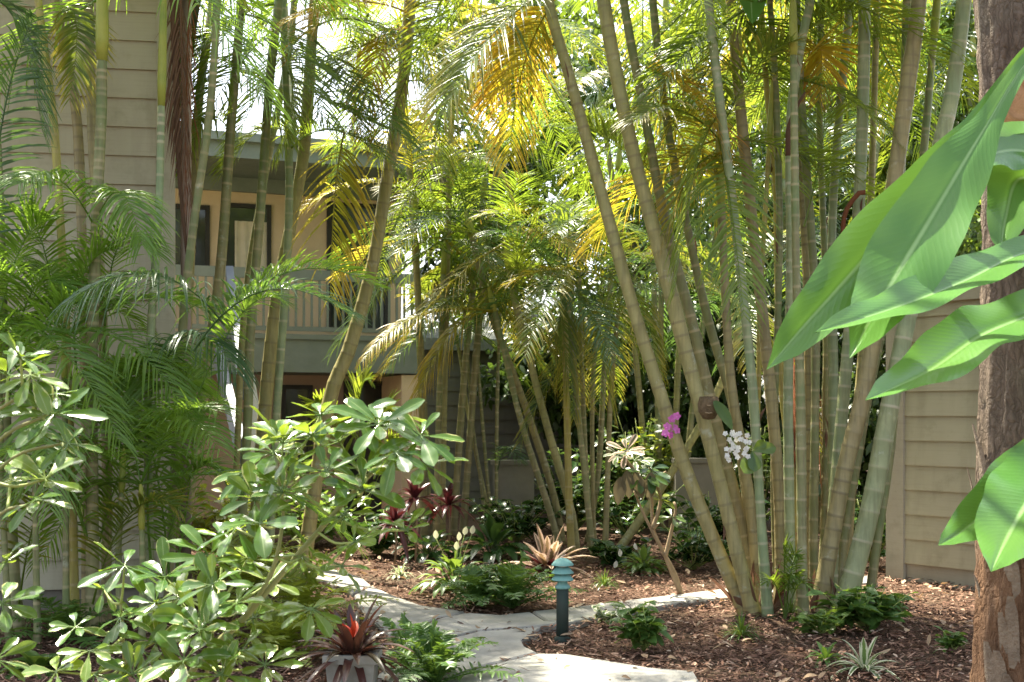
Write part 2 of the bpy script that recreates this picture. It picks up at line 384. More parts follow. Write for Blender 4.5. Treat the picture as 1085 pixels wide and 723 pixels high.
SL = [
 [(250, 2000), (900, 2000), (840, 900), (735, 716), (688, 712), (640, 704), (600, 697.5), (570, 697), (511, 711.5), (430, 740), (380, 850)],
 [(509, 710), (569, 695.3), (556, 689), (553, 683), (573, 668.3), (507, 673.3), (440, 690), (400, 720), (428, 737)],
 [(505, 672), (572, 666.6), (596, 664), (578, 662), (562, 652.2), (530, 655.5), (494, 653), (468, 658.3), (415, 680), (438, 688)],
 [(466, 657), (492, 651.6), (448, 645.5), (415, 634), (394, 624.5), (375, 634), (385, 652), (412, 677)],
 [(393, 623.5), (384, 615), (362, 608), (330, 603), (325, 612), (352, 622), (373, 632.5)],
 [(580, 661.6), (600, 664), (640, 655.5), (672, 650), (660, 640.5), (610, 646.5), (564, 651.6)],
 [(673.5, 649.8), (725, 641.5), (790, 634.5), (778, 626), (720, 633), (662, 640)],
 [(791.5, 634.2), (850, 627), (930, 620), (920, 613), (840, 620), (780, 625.8)],
]
for s_ in SL:
    s_ = s_[::-1]
    tag(slab(s_).build('path', pm.m, smooth=False), kind='structure')

pathpoly = [np.array([G(*p)[:2] for p in s_]) for s_ in SL]
def in_poly(pt, poly):
    x, y = pt.T; c = np.zeros(len(pt), bool); n = len(poly)
    for k in range(n):
        x1, y1 = poly[k]; x2, y2 = poly[(k+1) % n]
        c ^= ((y1 > y) != (y2 > y)) & (x < (x2-x1)*(y-y1)/(y2-y1+1e-12)+x1)
    return c
mm = NT('mulch_chip')
cc = mm.ramp(mm.attr('r'), [(0, (.055, .03, .022)), (.4, (.13, .07, .047)), (.75, (.22, .125, .085)), (.93, (.31, .20, .14)), (1, (.44, .34, .26))])
mm.base(cc, .9, .15)
n = 78000
d = 6.2 + 10.5 * RNG.random(n)**1.35; px = RNG.uniform(-30, 1120, n)
pt = np.c_[(px - HX) * d / F, d]
on = np.zeros(n, bool)
for pp in pathpoly: on |= in_poly(pt, pp)
edge = np.full(n, 9.0)
for pp in pathpoly:
    for k in range(len(pp)):
        a_, b_ = pp[k-1], pp[k]; ab = b_ - a_; q = np.clip(((pt - a_) @ ab) / (ab @ ab), 0, 1); edge = np.minimum(edge, np.linalg.norm(pt - a_ - q[:, None] * ab, axis=1))
keep = ~on | (RNG.random(n) < .008 + .10 * np.exp(-edge / .02))
pt, on = pt[keep], on[keep]; n = len(pt)
a = RNG.uniform(0, 6.28, n)
D = np.c_[np.cos(a), np.sin(a), RNG.normal(.06, .22, n)]
Nn = np.c_[RNG.normal(0, .35, (n, 2)), np.ones(n)]
b = MB().blades(np.c_[pt, np.where(on, .036, RNG.uniform(-.012, .03, n))], D, Nn, RNG.gamma(2.2, .014, n) + .010, RNG.uniform(.003, .012, n), 0, .5, 2, 3, 'chip')
tag(b.build('mulch_chips', mm.m), 'reddish brown bark mulch chips scattered over the garden bed', 'mulch', kind='stuff')
# fallen dry leaves on the bed
n = 300
d = 6.8 + 8 * RNG.random(n); px = RNG.uniform(300, 1090, n); a = RNG.uniform(0, 6.28, n)
b = MB().blades(np.c_[(px-HX)*d/F, d, RNG.uniform(.02, .05, n)], np.c_[np.cos(a), np.sin(a), RNG.normal(.1, .2, n)], np.c_[RNG.normal(0, .4, (n, 2)), np.ones(n)], RNG.uniform(.04, .12, n), RNG.uniform(.008, .026, n), 0, .4, 5, 3, 'ovate', curl=RNG.uniform(-.3, .3, n))
tag(b.build('fallen_leaves', leaf_mat('fallen_leaf', (.22, .14, .08), (.46, .35, .24), trans=(.4, .25, .12), tf=.2, rough=.8, spec=.15)), 'curled dry tan leaves fallen over mulch and path', 'leaf litter', kind='stuff')

# ------------------------------------------------------------------ buildings
def lap_box(foot, z0, z1, board=.245, lip=.024):      # lap siding round a rectangle footprint (counterclockwise)
    b = MB(); foot = np.asarray(foot, float); ctr = foot.mean(0); n = len(foot)
    def off(o):
        out = []
        for k in range(n):
            p, a_, c_ = foot[k], foot[k-1], foot[(k+1) % n]
            e1 = nrm(p - a_); e2 = nrm(c_ - p); n1 = arr(e1[1], -e1[0]); n2 = arr(e2[1], -e2[0])
            m = nrm(n1 + n2); out.append(p + m * o / max(.3, (m * n1).sum()))
        return np.array(out)
    z = z0; k = np.arange(n); q = (k + 1) % n; lo, hi = off(lip), off(.004)
    while z < z1 - .02:
        zt = min(z + board, z1)
        V = np.vstack([np.c_[hi, np.full(n, z)], np.c_[lo, np.full(n, z)], np.c_[lo, np.full(n, z + .012)], np.c_[hi, np.full(n, zt + .003)]])
        b.add(V, np.vstack([np.stack([k+j*n, q+j*n, q+(j+1)*n, k+(j+1)*n], -1) for j in range(3)]))
        z = zt
    V = np.c_[hi, np.full(n, z1)]; b.add(np.vstack([V, [[*ctr, z1]]]), None, np.stack([k, q, np.full(n, n)], -1))
    return b
def beam(b, p, q, wd, z0, z1):                        # vertical board between ground points p and q, wd thick outwards
    p, q = np.asarray(p[:2], float), np.asarray(q[:2], float); e = nrm(q - p); nn = arr(e[1], -e[0]) * wd
    V = [(*p, z0), (*q, z0), (*(q+nn), z0), (*(p+nn), z0), (*p, z1), (*q, z1), (*(q+nn), z1), (*(p+nn), z1)]
    return b.add(V, [(0,1,2,3),(7,6,5,4),(1,0,4,5),(2,1,5,6),(3,2,6,7),(0,3,7,4)])

# left building: taupe siding
c1 = P(182, 440, 10.5)[:2]; dirn = nrm(arr(-1, -.16)); perp = arr(.16, -1)/np.hypot(.16, 1)
c0 = c1 + dirn * 7.0; back = nrm(arr(-.31, 1)) * 5.0
foot = np.array([c0, c1, c1 + back, c0 + back])
t = thing('sided_house', 'taupe lap sided house wall standing behind the ringed palms by the low shrubs', 'house', (*c1, 0))
lap_box(foot, .18, 5.4).build('siding', siding_m, t, False)
bb = MB(); beam(bb, c1 - nrm(c1 - c0) * .12, c1 + nrm(c1 - c0) * .03, .05, .1, 5.4); bb.build('corner_board', siding_m, t, False)
bb = MB(); bb.tube([(*(c1 + arr(.09, .12)), .1), (*(c1 + arr(.09, .12)), 5.35)], .045, 10); bb.build('downspout', plain('brown_downspout', (.22, .17, .14), (.27, .21, .17), 5, .5, .1), t)
fb = MB(); ins = foot + nrm(foot.mean(0) - foot) * .03
fb.add(np.vstack([np.c_[ins, np.full(4, -.1)], np.c_[ins, np.full(4, .18)]]), [(0,1,5,4),(1,2,6,5),(2,3,7,6),(3,0,4,7)]); fb.build('foundation', wall_m, t, False)
ov = foot + nrm(foot - foot.mean(0)) * .35; cz = foot.mean(0)
rb = MB(); k = np.arange(4); q = (k+1) % 4
rb.add(np.vstack([np.c_[ov, np.full(4, 5.403)], np.c_[ov, np.full(4, 5.55)], [[*cz, 6.2], [*cz, 5.403]]]), np.stack([k, q, 4+q, 4+k], -1), np.vstack([np.stack([4+k, 4+q, np.full(4, 8)], -1), np.stack([q, k, np.full(4, 9)], -1)]))
rb.build('roof', roof_m, t, False)

# shed on the right
A = P(944, 440, 12.4)[:2]; dr = nrm(arr(.82, -1.0)); B_ = A + dr * 4.6; bk = arr(-dr[1], dr[0]) * 3.0
foot = np.array([A, B_, B_ + bk, A + bk])
t = thing('garden_shed', 'grey green lap sided shed with flat top behind the rough tree trunk', 'shed', (*A, 0))
lap_box(foot, .17, 2.75).build('siding', siding_r, t, False)
bb = MB(); beam(bb, A - dr * .03, A + dr * .17, .045, .0, 2.75); bb.build('corner_board', trim_r, t, False)
bb = MB(); ins = foot + nrm(foot.mean(0) - foot) * .02
bb.add(np.vstack([np.c_[ins, np.full(4, -.1)], np.c_[ins, np.full(4, .17)]]), [(0,1,5,4),(1,2,6,5),(2,3,7,6),(3,0,4,7)]); bb.build('skirt_board', trim_r, t, False)
ov = foot + nrm(foot - foot.mean(0)) * .12; bb = MB()
bb.add(np.vstack([np.c_[ov, np.full(4, 2.752)], np.c_[ov, np.full(4, 2.9)]]), [(0,1,5,4),(1,2,6,5),(2,3,7,6),(3,0,4,7),(4,5,6,7),(3,2,1,0)]); bb.build('roof', trim_r, t, False)

# apartment block far behind; local frame: u along the facade, v away from camera
ang = R(20); O = P(275, 440, 19.0)
bld = thing('apartment_building', 'two storey peach stucco apartment block with slate green balcony rail', 'building', (O[0], O[1], 0), rotz=ang, local=True)
ca, sa = math.cos(ang), math.sin(ang)
def U(px, v):                                        # u where the pixel column meets the plane at depth v
    k = (px - HX) / F; x0 = O[0] - sa * v; y0 = O[1] + ca * v
    return (k * y0 - x0) / (ca - k * sa)
def ZP(py, px, v):
    u = U(px, v); y = O[1] + sa * u + ca * v
    return EYE + (HY - py) * y / F
V0 = 1.4; u0, u1 = -6.0, U(448, 0)
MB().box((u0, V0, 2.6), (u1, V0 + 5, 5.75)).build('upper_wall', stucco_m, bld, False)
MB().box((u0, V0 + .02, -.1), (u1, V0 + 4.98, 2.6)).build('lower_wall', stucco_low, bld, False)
MB().box((u1 - .34, .04, 0), (u1 - .02, V0 + .02, 2.3)).build('stucco_pier', stucco_m, bld, False)
z1_, z0_ = ZP(357, 350, 0), ZP(395, 350, 0)
MB().box((u0, 0, z0_), (u1 + .02, V0 + .1, z1_)).build('balcony_slab', greytrim_m, bld, False)
MB().box((u0, -.03, z1_ - .05), (u1 + .05, .02, z1_ + .03)).build('slab_trim', greytrim_m, bld, False)
ztop = ZP(287, 350, 0)
rl = MB().box((u0, .0, ztop - .16), (u1, .05, ztop)).box((u0, .0, z1_ + .08), (u1, .05, z1_ + .15)).build('balcony_rail', greytrim_m, bld, False)
bs = MB(); u = u0 + .05
while u < u1: bs.box((u, .008, z1_ + .15), (u + .035, .042, ztop - .16)); u += .125
bs.build('balusters', greytrim_m, rl, False)
fz1, fz0 = ZP(146, 320, -.5), ZP(172, 320, -.5)
MB().box((u0, -.5, fz0), (u1 + .6, -.44, fz1)).build('fascia', greytrim_m, bld, False)
gt = MB(); gt.box((u0, -.60, fz1 - .14), (u1 + .6, -.505, fz1 - .015)).build('gutter', greytrim_m, bld, False)
rf = MB(); rf.add([(u0, -.52, fz1), (u1 + .6, -.52, fz1), (u1 + .6, V0 + 5.5, fz1 + 1.0), (u0, V0 + 5.5, fz1 + 1.0), (u0, -.44, fz1 - .08), (u1 + .6, -.44, fz1 - .08), (u1 + .6, V0 + 5.5, fz1 - .1), (u0, V0 + 5.5, fz1 - .1)], [(0,1,2,3),(7,6,5,4),(0,4,5,1),(1,5,6,2),(2,6,7,3),(3,7,4,0)])
rf.build('roof', roof_m, bld, False)
MB().box((u0, -.44, fz0 + .05), (u1 + .55, V0 + .3, fz0 + .10)).build('soffit', greytrim_m, bld, False)
MB().box((u0, V0 - .1, fz0 - .18), (u1, V0 - .002, fz0 + .048)).build('frieze_board', greytrim_m, bld, False)
def opening(name, pa, pb, ya, yb, frame=.07, curtain=False, sub=None):
    ua, ub = U(pa, V0), U(pb, V0); za, zb = ZP(yb, pa, V0), ZP(ya, pa, V0)
    fr = MB()
    fr.box((ua, V0 - .05, za), (ua + frame, V0 + .0, zb)).box((ub - frame, V0 - .05, za), (ub, V0, zb))
    fr.box((ua + frame, V0 - .05, zb - frame), (ub - frame, V0, zb)).box((ua + frame, V0 - .05, za), (ub - frame, V0, za + frame))
    w_ = fr.build(name, dark_m, bld, False)
    MB().box((ua + frame, V0 - .02, za + frame), (ub - frame, V0 - .004, zb - frame)).build('pane', glass_m, w_, False)
    if curtain:
        cb = MB(); us = np.linspace(ua + frame + .12, ub - frame, 42); vs = V0 - .034 + .010 * np.sin(us * 42)
        cb.add(np.vstack([np.c_[us, vs, np.full(42, za + frame)], np.c_[us, vs, np.full(42, zb - frame - .22)]]), [(q, q+1, 43+q, 42+q) for q in range(41)])
        cb.build('curtain', curtain_m, w_)
    return w_
opening('window', 236, 287, 215, 288, curtain=True)
opening('door', 346, 411, 214, 350)
opening('window', 180, 222, 216, 288)
dz = opening('door', 364, 414, 404, 545)
opening('window', 298, 331, 408, 500)
uu = U(436, V0)
wl = MB(); wl.lathe([(0, .26), (.02, .25), (.09, .16), (.06, .15), (.06, -.02), (.03, -.08), (0, -.1)], (uu, V0 - .12, ZP(420, 436, V0)), 8); wl.box((uu - .03, V0 - .10, ZP(420, 436, V0) + .05), (uu + .03, V0, ZP(420, 436, V0) + .1))
wl.build('wall_lantern', plain('rust_red_lantern', (.14, .05, .035), (.2, .07, .05), 20, .6, .2), bld, False)
un = U(400, -.01)
sg = MB().box((un - .01, -.022, ztop - .145), (un + .23, -.002, ztop - .025)).build('unit_sign', dark_m, rl, False)
fc = bpy.data.curves.new('unit_number', 'FONT'); fc.body = '234'; fc.size = .115; fc.extrude = .003; fc.materials.append(white_m)
tmp = bpy.data.objects.new('tmp', fc); me_ = bpy.data.meshes.new_from_object(tmp); bpy.data.objects.remove(tmp)
if not me_.materials: me_.materials.append(white_m)
fo = link('unit_number', me_, rl)
fo.location = (un + .012, -.028, ztop - .125); fo.rotation_euler = (R(90), 0, 0)

# dark sided wing beside it
wg0 = np.array([O[0] + ca * (u1 + .1) - sa * .9, O[1] + sa * (u1 + .1) + ca * .9])
e_ = arr(ca, sa); bk = arr(-sa, ca) * 4
foot = np.array([wg0, wg0 + e_ * 5.2, wg0 + e_ * 5.2 + bk, wg0 + bk])
t = thing('sided_wing', 'dark lap sided single storey wing beside the peach apartment block', 'building', (*wg0, 0))
lap_box(foot, .1, 2.75).build('siding', siding_d, t, False)
ov = foot + nrm(foot - foot.mean(0)) * .4
bb = MB(); bb.add(np.vstack([np.c_[ov, np.full(4, 2.752)], np.c_[ov, np.full(4, 2.95)], [[*foot.mean(0), 3.7]]]), [(0,1,5,4),(1,2,6,5),(2,3,7,6),(3,0,4,7),(3,2,1,0)], [(4,5,8),(5,6,8),(6,7,8),(7,4,8)])
bb.build('roof', roof_m, t, False)
bb = MB(); ins = foot + nrm(foot.mean(0) - foot) * .02
bb.add(np.vstack([np.c_[ins, np.full(4, -.1)], np.c_[ins, np.full(4, .1)]]), [(0,1,5,4),(1,2,6,5),(2,3,7,6),(3,0,4,7)]); bb.build('foundation', wall_m, t, False)

# low garden walls behind the back palms
def lowwall(pa, pb, d, top, label):
    a_, b_ = P(pa, 440, d), P(pb, 440, d); z = EYE - (top - HY) * d / F
    t = thing('garden_wall', label, 'wall', (a_[0], a_[1], 0), 'low stucco garden walls')
    MB().box((a_[0], d, -.05), (b_[0], d + .2, z - .06)).build('wall_body', wall_m, t, False)
    MB().box((a_[0] - .03, d - .03, z - .06), (b_[0] + .03, d + .23, z)).build('coping', wall_m, t, False)
lowwall(522, 566, 17.2, 488, 'low beige stucco wall behind the slender back palm stems')
lowwall(716, 770, 16.6, 486, 'short grey stucco wall stub behind the magenta orchid stem')

# outdoor stair with white side panel, left of the apartment block
t = thing('outdoor_stair', 'steep blue grey outdoor stair with white side panel beneath the balcony', 'stair', (*P(255, 440, 16.6)[:2], 0))
def board(pts, r1, r2, name, mat):
    b = MB(); pts = [np.asarray(p, float) for p in pts]; o = arr(.5 * r1, 0, 0)
    V = []
    for p in pts: V += [p - o + (0, 0, r2), p + o + (0, 0, r2), p + o - (0, 0, r2), p - o - (0, 0, r2)]
    Q = [(0,1,2,3), (7,6,5,4)] + [(k, 4+k, 4+(k+1) % 4, (k+1) % 4) for k in range(4)]
    b.add(V, Q); b.build(name, mat, t, False)
pA, pB = P(226, 357, 17.6), P(256, 478, 15.2); pC, pD = P(243, 292, 18.0), P(275, 540, 13.9)
pD = pC + (pD - pC) * .55
board([pA, pB], .10, .16, 'stringer', bluegrey_m); board([pC, pD], .11, .14, 'stringer', bluegrey_m)
for k in range(9):
    tb = MB(); f = (k + .5) / 9; p = pA + (pB - pA) * f; q = pC + (pD - pC) * f
    tb.box((p[0], min(p[1], q[1]) - .12, p[2] + .05), (q[0] + .15, min(p[1], q[1]) + .14, p[2] + .09))
    tb.build('tread', bluegrey_m, t, False)
q0, q1, q2 = P(268, 396, 16.2), P(279, 462, 16.0), P(262, 462, 16.0)
wb = MB(); off = arr(0, .06, 0)
wb.add([q0, q1, q2, q0 + off, q1 + off, q2 + off, q1 * (1, 1, 0), q2 * (1, 1, 0), (q1 + off) * (1, 1, 0), (q2 + off) * (1, 1, 0)], [(2, 7, 6, 1), (1, 6, 8, 4), (5, 4, 8, 9), (2, 5, 9, 7), (0, 1, 4, 3), (2, 0, 3, 5)], [(0, 2, 1), (3, 4, 5)])
wb.build('side_panel', white_m, t, False)

# ------------------------------------------------------------------ palms
def frond(parent, base, ctrl, tip, mat, n=44, L=.5, w=.018, droop=.35, up=None, fwd=.75, vee=.45, detail=2, name='frond', start=.14, wob=.12, one_side=0):
    base, ctrl, tip = (np.asarray(x, float) for x in (base, ctrl, tip))
    def bez(s): s = np.asarray(s)[..., None]; return (1-s)**2*base + 2*s*(1-s)*ctrl + s*s*tip
    def tan(s): s = np.asarray(s)[..., None]; return nrm(2*(1-s)*(ctrl-base) + 2*s*(tip-ctrl))
    len_ = np.linalg.norm(np.diff(bez(np.linspace(0, 1, 12)), axis=0), axis=1).sum()
    b = MB()
    sr = np.linspace(0, 1, 11)
    rr = np.interp(sr, [0, .15, 1], [.015, .010, .002]) * min(1.2, max(.55, len_ / 2))
    b.tube(bez(sr), rr, 5 if detail > 1 else 4, {'t': sr * 0, 'e': sr * 0 + .05, 'r': sr * 0 + .9, 's': sr}, cap=False)
    n = int(n * 1.2); s = np.linspace(start, .995, n); s2 = np.concatenate([s, s]) + RNG.normal(0, .003, 2*n); s2 = np.clip(s2, 0, 1)
    sg = np.concatenate([np.ones(n), -np.ones(n)])
    if one_side: keep = (sg == one_side) | (RNG.random(2*n) < .25); s2, sg = s2[keep], sg[keep]
    keep = RNG.random(len(s2)) > .05; s2, sg = s2[keep], sg[keep]; m = len(s2)
    Tn = tan(s2)
    if up is None:
        up = arr(0, 0, 1); ch = nrm(tip - base)
        if abs(ch[2]) > .9: up = nrm(arr(RNG.normal(), RNG.normal(), .2))
    S = nrm(np.cross(Tn, up)); N = np.cross(S, Tn)
    prof = np.interp(s2, [0, .14, .35, .6, .85, 1], [.5, .7, 1, .95, .65, .35])
    f = fwd * np.interp(s2, [0, .5, 1], [.55, 1, 1.9])
    ve = vee + RNG.normal(0, .16, m)
    D = nrm(S * sg[:, None] + Tn * (f + RNG.normal(0, wob, m))[:, None] + N * ve[:, None])
    LL = L * prof * RNG.uniform(.85, 1.1, m)
    Nl = nrm(N + Tn * RNG.normal(.25, .25, m)[:, None] - S * (sg * ve * .6)[:, None])
    b.blades(bez(s2), D, Nl, LL, w * (.58 if detail > 1 else .75) * np.sqrt(prof) * RNG.uniform(.8, 1.1, m), np.clip(droop + RNG.normal(0, .12, m), 0, 1.4), .3, 4 if detail > 1 else 3, 3 if detail > 1 else 2, 'lance' if detail < 2 else 'strap', s=s2)
    return b.build(name, mat, parent)

def crown(parent, top, n, length, mats, lean=None, detail=2, elev=(75, -25), L=.5, nn=40, az0=None, azr=None, w=.018):
    top = np.asarray(top, float); az = RNG.uniform(0, 6.28) if az0 is None else az0
    for k in range(n):
        f = (k + .5) / n; el = R(elev[0] + (elev[1] - elev[0]) * f + RNG.normal(0, 6))
        if azr is not None: aa = RNG.uniform(*azr)
        else: az += 2.4 + RNG.normal(0, .2); aa = az
        h = arr(math.cos(aa), math.sin(aa), 0); ln = length * RNG.uniform(.85, 1.12) * (.8 if k == 0 else 1)
        mid = top + h * math.cos(el) * ln * .55 + arr(0, 0, 1) * math.sin(el) * ln * .6
        sag = .10 + .55 * f
        tip = top + h * (math.cos(el) * .9 + .12) * ln + arr(0, 0, 1) * (math.sin(el) * .75 - sag) * ln
        frond(parent, top, mid, tip, mats[RNG.integers(len(mats))] if not callable(mats) else mats(f), nn, L, w, .25 + .3 * f, detail=detail)

def stem(parent, pts, r0, r1, mat, spacing=.17, age=(1, 0), name='palm_stem', flare=1.35, n=12):
    pts = spline(pts, 60); d = np.concatenate([[0], np.cumsum(np.linalg.norm(np.diff(pts, axis=0), axis=1))]); tot = d[-1]
    zs = [0.0, .08]; node = [0, 0]; z = .12
    while z < tot - .06:
        zs += [z - .016, z - .006, z + .006, z + .02]; node += [0, 1, 1, 0]
        z += spacing * RNG.uniform(.6, 1.4) * (1.25 - .5 * z / tot)
    zs.append(tot); node.append(0); zs = np.clip(zs, 0, tot); node = np.array(node, float)
    c = np.stack([np.interp(zs, d, pts[:, k]) for k in range(3)], -1)
    rad = r0 + (r1 - r0) * zs / tot; rad = rad * (1 + (flare - 1) * np.exp(-zs / .16)) * (1 + .03 * node) * (1 + .04 * np.interp(zs, np.linspace(0, tot, 14), RNG.normal(0, 1, 14)))
    b = MB(); b.tube(c, rad, n, {'node': node, 'age': age[0] + (age[1] - age[0]) * zs / tot})
    o = b.build(name, mat, parent); return o, pts[-1], nrm(pts[-1] - pts[-4])

def shaft(parent, top, dr, r, ln, mat=None):
    p = [top - dr * .02, top + dr * ln * .15, top + dr * ln * .5, top + dr * ln * .85, top + dr * ln]
    MB().tube(p, [r * 1.0, r * 1.25, r * 1.1, r * .75, r * .4], 10).build('crown_shaft', mat or shaft_m, parent)
    return top + dr * ln * .92

def palm_stem(cl, px, d, wpx, style, top_z=None, fr=7, length=2.2, mats=('palm',), spacing=.17, age=(1, .2), dtop=None, detail=2, elev=(75, -25), L=.5, shaft_len=.6, base=None, nn=40, shaft_mat=None):
    dtop = d if dtop is None else dtop
    m = len(px); ds = np.linspace(d, dtop, m)
    pts = [P(x, y, dd) for (x, y), dd in zip(px, ds)]
    if base == 'ground': pts[0][2] = -.05
    if top_z is not None and pts[-1][2] < top_z:
        v = nrm(pts[-1] - pts[-2]); v = nrm(v * .8 + arr(0, 0, .35)); pts.append(pts[-1] + v * (top_z - pts[-1][2]) / max(v[2], .3))
    r0, r1 = wpx[0] * d / F * .40, wpx[1] * dtop / F * .42
    o, top, dr = stem(cl, pts, r0, r1, SM[style], spacing, age)
    if fr:
        tp = shaft(o, top, dr, r1, shaft_len, shaft_mat)
        ml = [LM[q] for q in mats]
        crown(o, tp, fr, length, ml, detail=detail, elev=elev, L=L, nn=nn)
    return o

# -- main clump
M = thing('palm_clump', 'tall clump of bare ringed stems fanning from the mulch before the shed', 'palm clump', G(845, 640), 'clumping palms')
GR = ('palm', 'palm', 'palm_light', 'palm_tips')
S1 = palm_stem(M, [(792, 652), (768, 600), (735, 520), (712, 455), (672, 330), (640, 215), (603, 80), (585, 18)], 10.3, (19, 13), 'tan', 5.6, 8, 2.3, ('palm', 'palm_yellow', 'palm_tips', 'palm'), .155, (1, .15), base='ground')
S2 = palm_stem(M, [(800, 648), (782, 590), (765, 520), (735, 405), (700, 270), (668, 150), (640, 5)], 10.2, (20, 17), 'tan', 6.6, 9, 2.5, GR, .16, (1, .1), base='ground')
S3 = palm_stem(M, [(808, 645), (788, 562), (756, 436), (733, 340), (706, 240), (680, 106), (663, 15)], 10.6, (17, 10), 'green', 5.7, 7, 2.1, ('palm', 'palm_yellow', 'palm_light'), .16, (.9, .1), base='ground')
S4 = palm_stem(M, [(806, 640), (796, 544), (785, 472), (774, 400), (768, 300), (764, 215)], 10.5, (16, 10), 'brown', None, 6, 1.5, ('palm_yellow', 'palm_tips', 'palm_tips', 'palm_light'), .13, (1, .6), base='ground', elev=(70, -45))
S5 = palm_stem(M, [(828, 640), (825, 520), (815, 400), (802, 281), (788, 150), (782, 88), (775, 10)], 10.7, (16, 13), 'brown', 6.4, 8, 2.3, GR, .12, (1, .6), base='ground')
S6 = palm_stem(M, [(814, 648), (806, 544), (798, 419), (788, 318), (773, 187), (764, 118), (751, 5)], 10.1, (13, 11), 'blue', 5.8, 7, 2.1, ('palm', 'palm_yellow', 'palm_light'), .14, (.3, 0), base='ground')
S7 = palm_stem(M, [(812, 640), (803, 480), (804, 400), (806, 310), (812, 205), (815, 150)], 10.9, (8, 6), 'yellow', None, 5, 1.3, ('palm_light', 'palm_yellow'), .16, (.3, 0), base='ground', elev=(80, -10), L=.4)
S8 = palm_stem(M, [(838, 640), (837, 573), (835, 419), (838, 281), (837, 150), (841, 95), (850, 40), (858, 5)], 10.3, (14, 11), 'blue', 5.3, 8, 1.9, ('palm_yellow', 'palm', 'palm_light', 'palm_tips'), .15, (.6, 0), base='ground', elev=(60, -40))
S9 = palm_stem(M, [(852, 645), (850, 602), (848, 419), (844, 300), (842, 170)], 10.0, (14, 9), 'green', 4.6, 6, 1.9, ('palm', 'palm_light'), .14, (.6, 0), base='ground')
S10 = palm_stem(M, [(863, 635), (862, 560), (864, 411), (863, 300), (852, 150), (848, 90)], 10.8, (12, 10), 'green', 5.8, 7, 2.2, GR, .15, (.5, 0), base='ground')
S10b = palm_stem(M, [(858, 635), (857, 500), (855, 300), (848, 180)], 11.1, (11, 9), 'brown', 5.4, 5, 2.0, GR, .13, (1, .6), base='ground')
S11 = palm_stem(M, [(880, 632), (881, 590), (883, 419), (881, 281), (884, 190), (891, 100), (900, 8)], 10.9, (13, 10), 'blue', 6.2, 7, 2.3, GR, .17, (.4, .1), base='ground')
S12 = palm_stem(M, [(878, 636), (884, 540), (894, 420), (903, 320), (909, 240), (914, 120), (916, 10)], 10.5, (18, 12), 'blue', 6.8, 8, 2.4, ('palm', 'palm_blue', 'palm_light'), .15, (.5, 0), base='ground')
S13 = palm_stem(M, [(896, 628), (905, 480), (916, 330), (923, 200), (928, 40)], 11.2, (11, 8), 'tan', 5.9, 6, 2.0, ('palm', 'palm_yellow'), .15, (1, .5), base='ground')
S14 = palm_stem(M, [(866, 645), (893, 508), (914, 422), (932, 320), (947, 200), (962, 88), (975, -10)], 10.2, (22, 18), 'brown', 7.2, 9, 2.6, GR, .13, (1, .25), base='ground')
S15 = palm_stem(M, [(890, 640), (921, 544), (943, 429), (967, 310), (994, 165), (1009, 97), (1022, -5)], 10.1, (27, 16), 'blue', 7.0, 9, 2.6, ('palm', 'palm_blue', 'palm_light'), .2, (.75, 0), base='ground')
for px_, d_, wp_, st_, tz_, age_ in [
    ([(806, 645), (790, 520), (776, 430), (748, 330), (726, 230), (705, 120), (692, 5)], 10.8, (13, 9), 'green', 5.8, (.8, .1)),
    ([(824, 640), (820, 520), (822, 400), (826, 250), (822, 100), (816, 5)], 10.9, (9, 8), 'green', 5.7, (.5, 0)),
    ([(845, 640), (843, 540), (829, 419), (824, 320), (822, 200), (812, 90)], 11.2, (9, 7), 'yellow', 5.4, (.4, 0)),
    ([(870, 636), (874, 520), (876, 400), (874, 280), (868, 120), (870, 5)], 11.3, (10, 8), 'green', 6.0, (.6, 0)),
    ([(886, 636), (896, 560), (918, 430), (938, 330), (952, 230), (958, 100)], 11.0, (13, 10), 'green', 5.7, (.5, 0))]:
    palm_stem(M, px_, d_, wp_, st_, tz_, 4, 1.9, ('palm', 'palm_light', 'palm_tips'), .16, age_, base='ground')
S16 = palm_stem(M, [(920, 632), (930, 570), (942, 490), (951, 400), (962, 300), (975, 200)], 10.8, (12, 9), 'green', 5.0, 6, 1.9, ('palm', 'palm_light'), .2, (.3, 0), base='ground')
dm = MB()
for k in range(46):
    a_ = RNG.uniform(0, 6.28); c_ = P(845 + 66 * math.cos(a_), 648, 10.35) * (1, 1, 0) + (0, .22 * math.sin(a_), 0)
    dm.blades([c_ + (0, 0, RNG.uniform(0, .05))], arr(RNG.normal(0, .35), RNG.normal(-.1, .3), 1), arr(math.cos(a_), -1, .2), RNG.uniform(.12, .42), RNG.uniform(.012, .04), 0, -.6, 6, 5, 'lance', curl=RNG.uniform(-.3, .3))
dm.build('dry_sheaths', LM['dead'], M)
# explicit fronds of that clump
f_ = lambda st, b, c, t, d, mat, **k: frond(st, P(*b, d if not isinstance(d, tuple) else d[0]), P(*c, d if not isinstance(d, tuple) else sum(d)/2), P(*t, d if not isinstance(d, tuple) else d[1]), LM[mat], **k)
f_(S1, (592, -12), (520, 10), (470, 120), (10.3, 9.4), 'palm_tips', n=52, L=.62, w=.02, droop=.5)
f_(S1, (588, 0), (560, 20), (520, 110), (10.3, 10.9), 'palm_gold', n=46, L=.5, droop=.5)
f_(S1, (585, 5), (545, 60), (540, 170), (10.3, 11.2), 'palm_yellow', n=46, L=.5, droop=.5)
f_(S2, (700, 190), (650, 150), (610, 128), 10.7, 'palm_light', n=36, L=.42, vee=.9, droop=.2)
f_(S3, (672, 70), (725, 70), (772, 165), (10.6, 10.2), 'palm_gold', n=44, L=.5, droop=.4)
f_(S3, (674, 90), (720, 110), (770, 260), (10.6, 11.2), 'palm_yellow', n=44, L=.5, droop=.35)
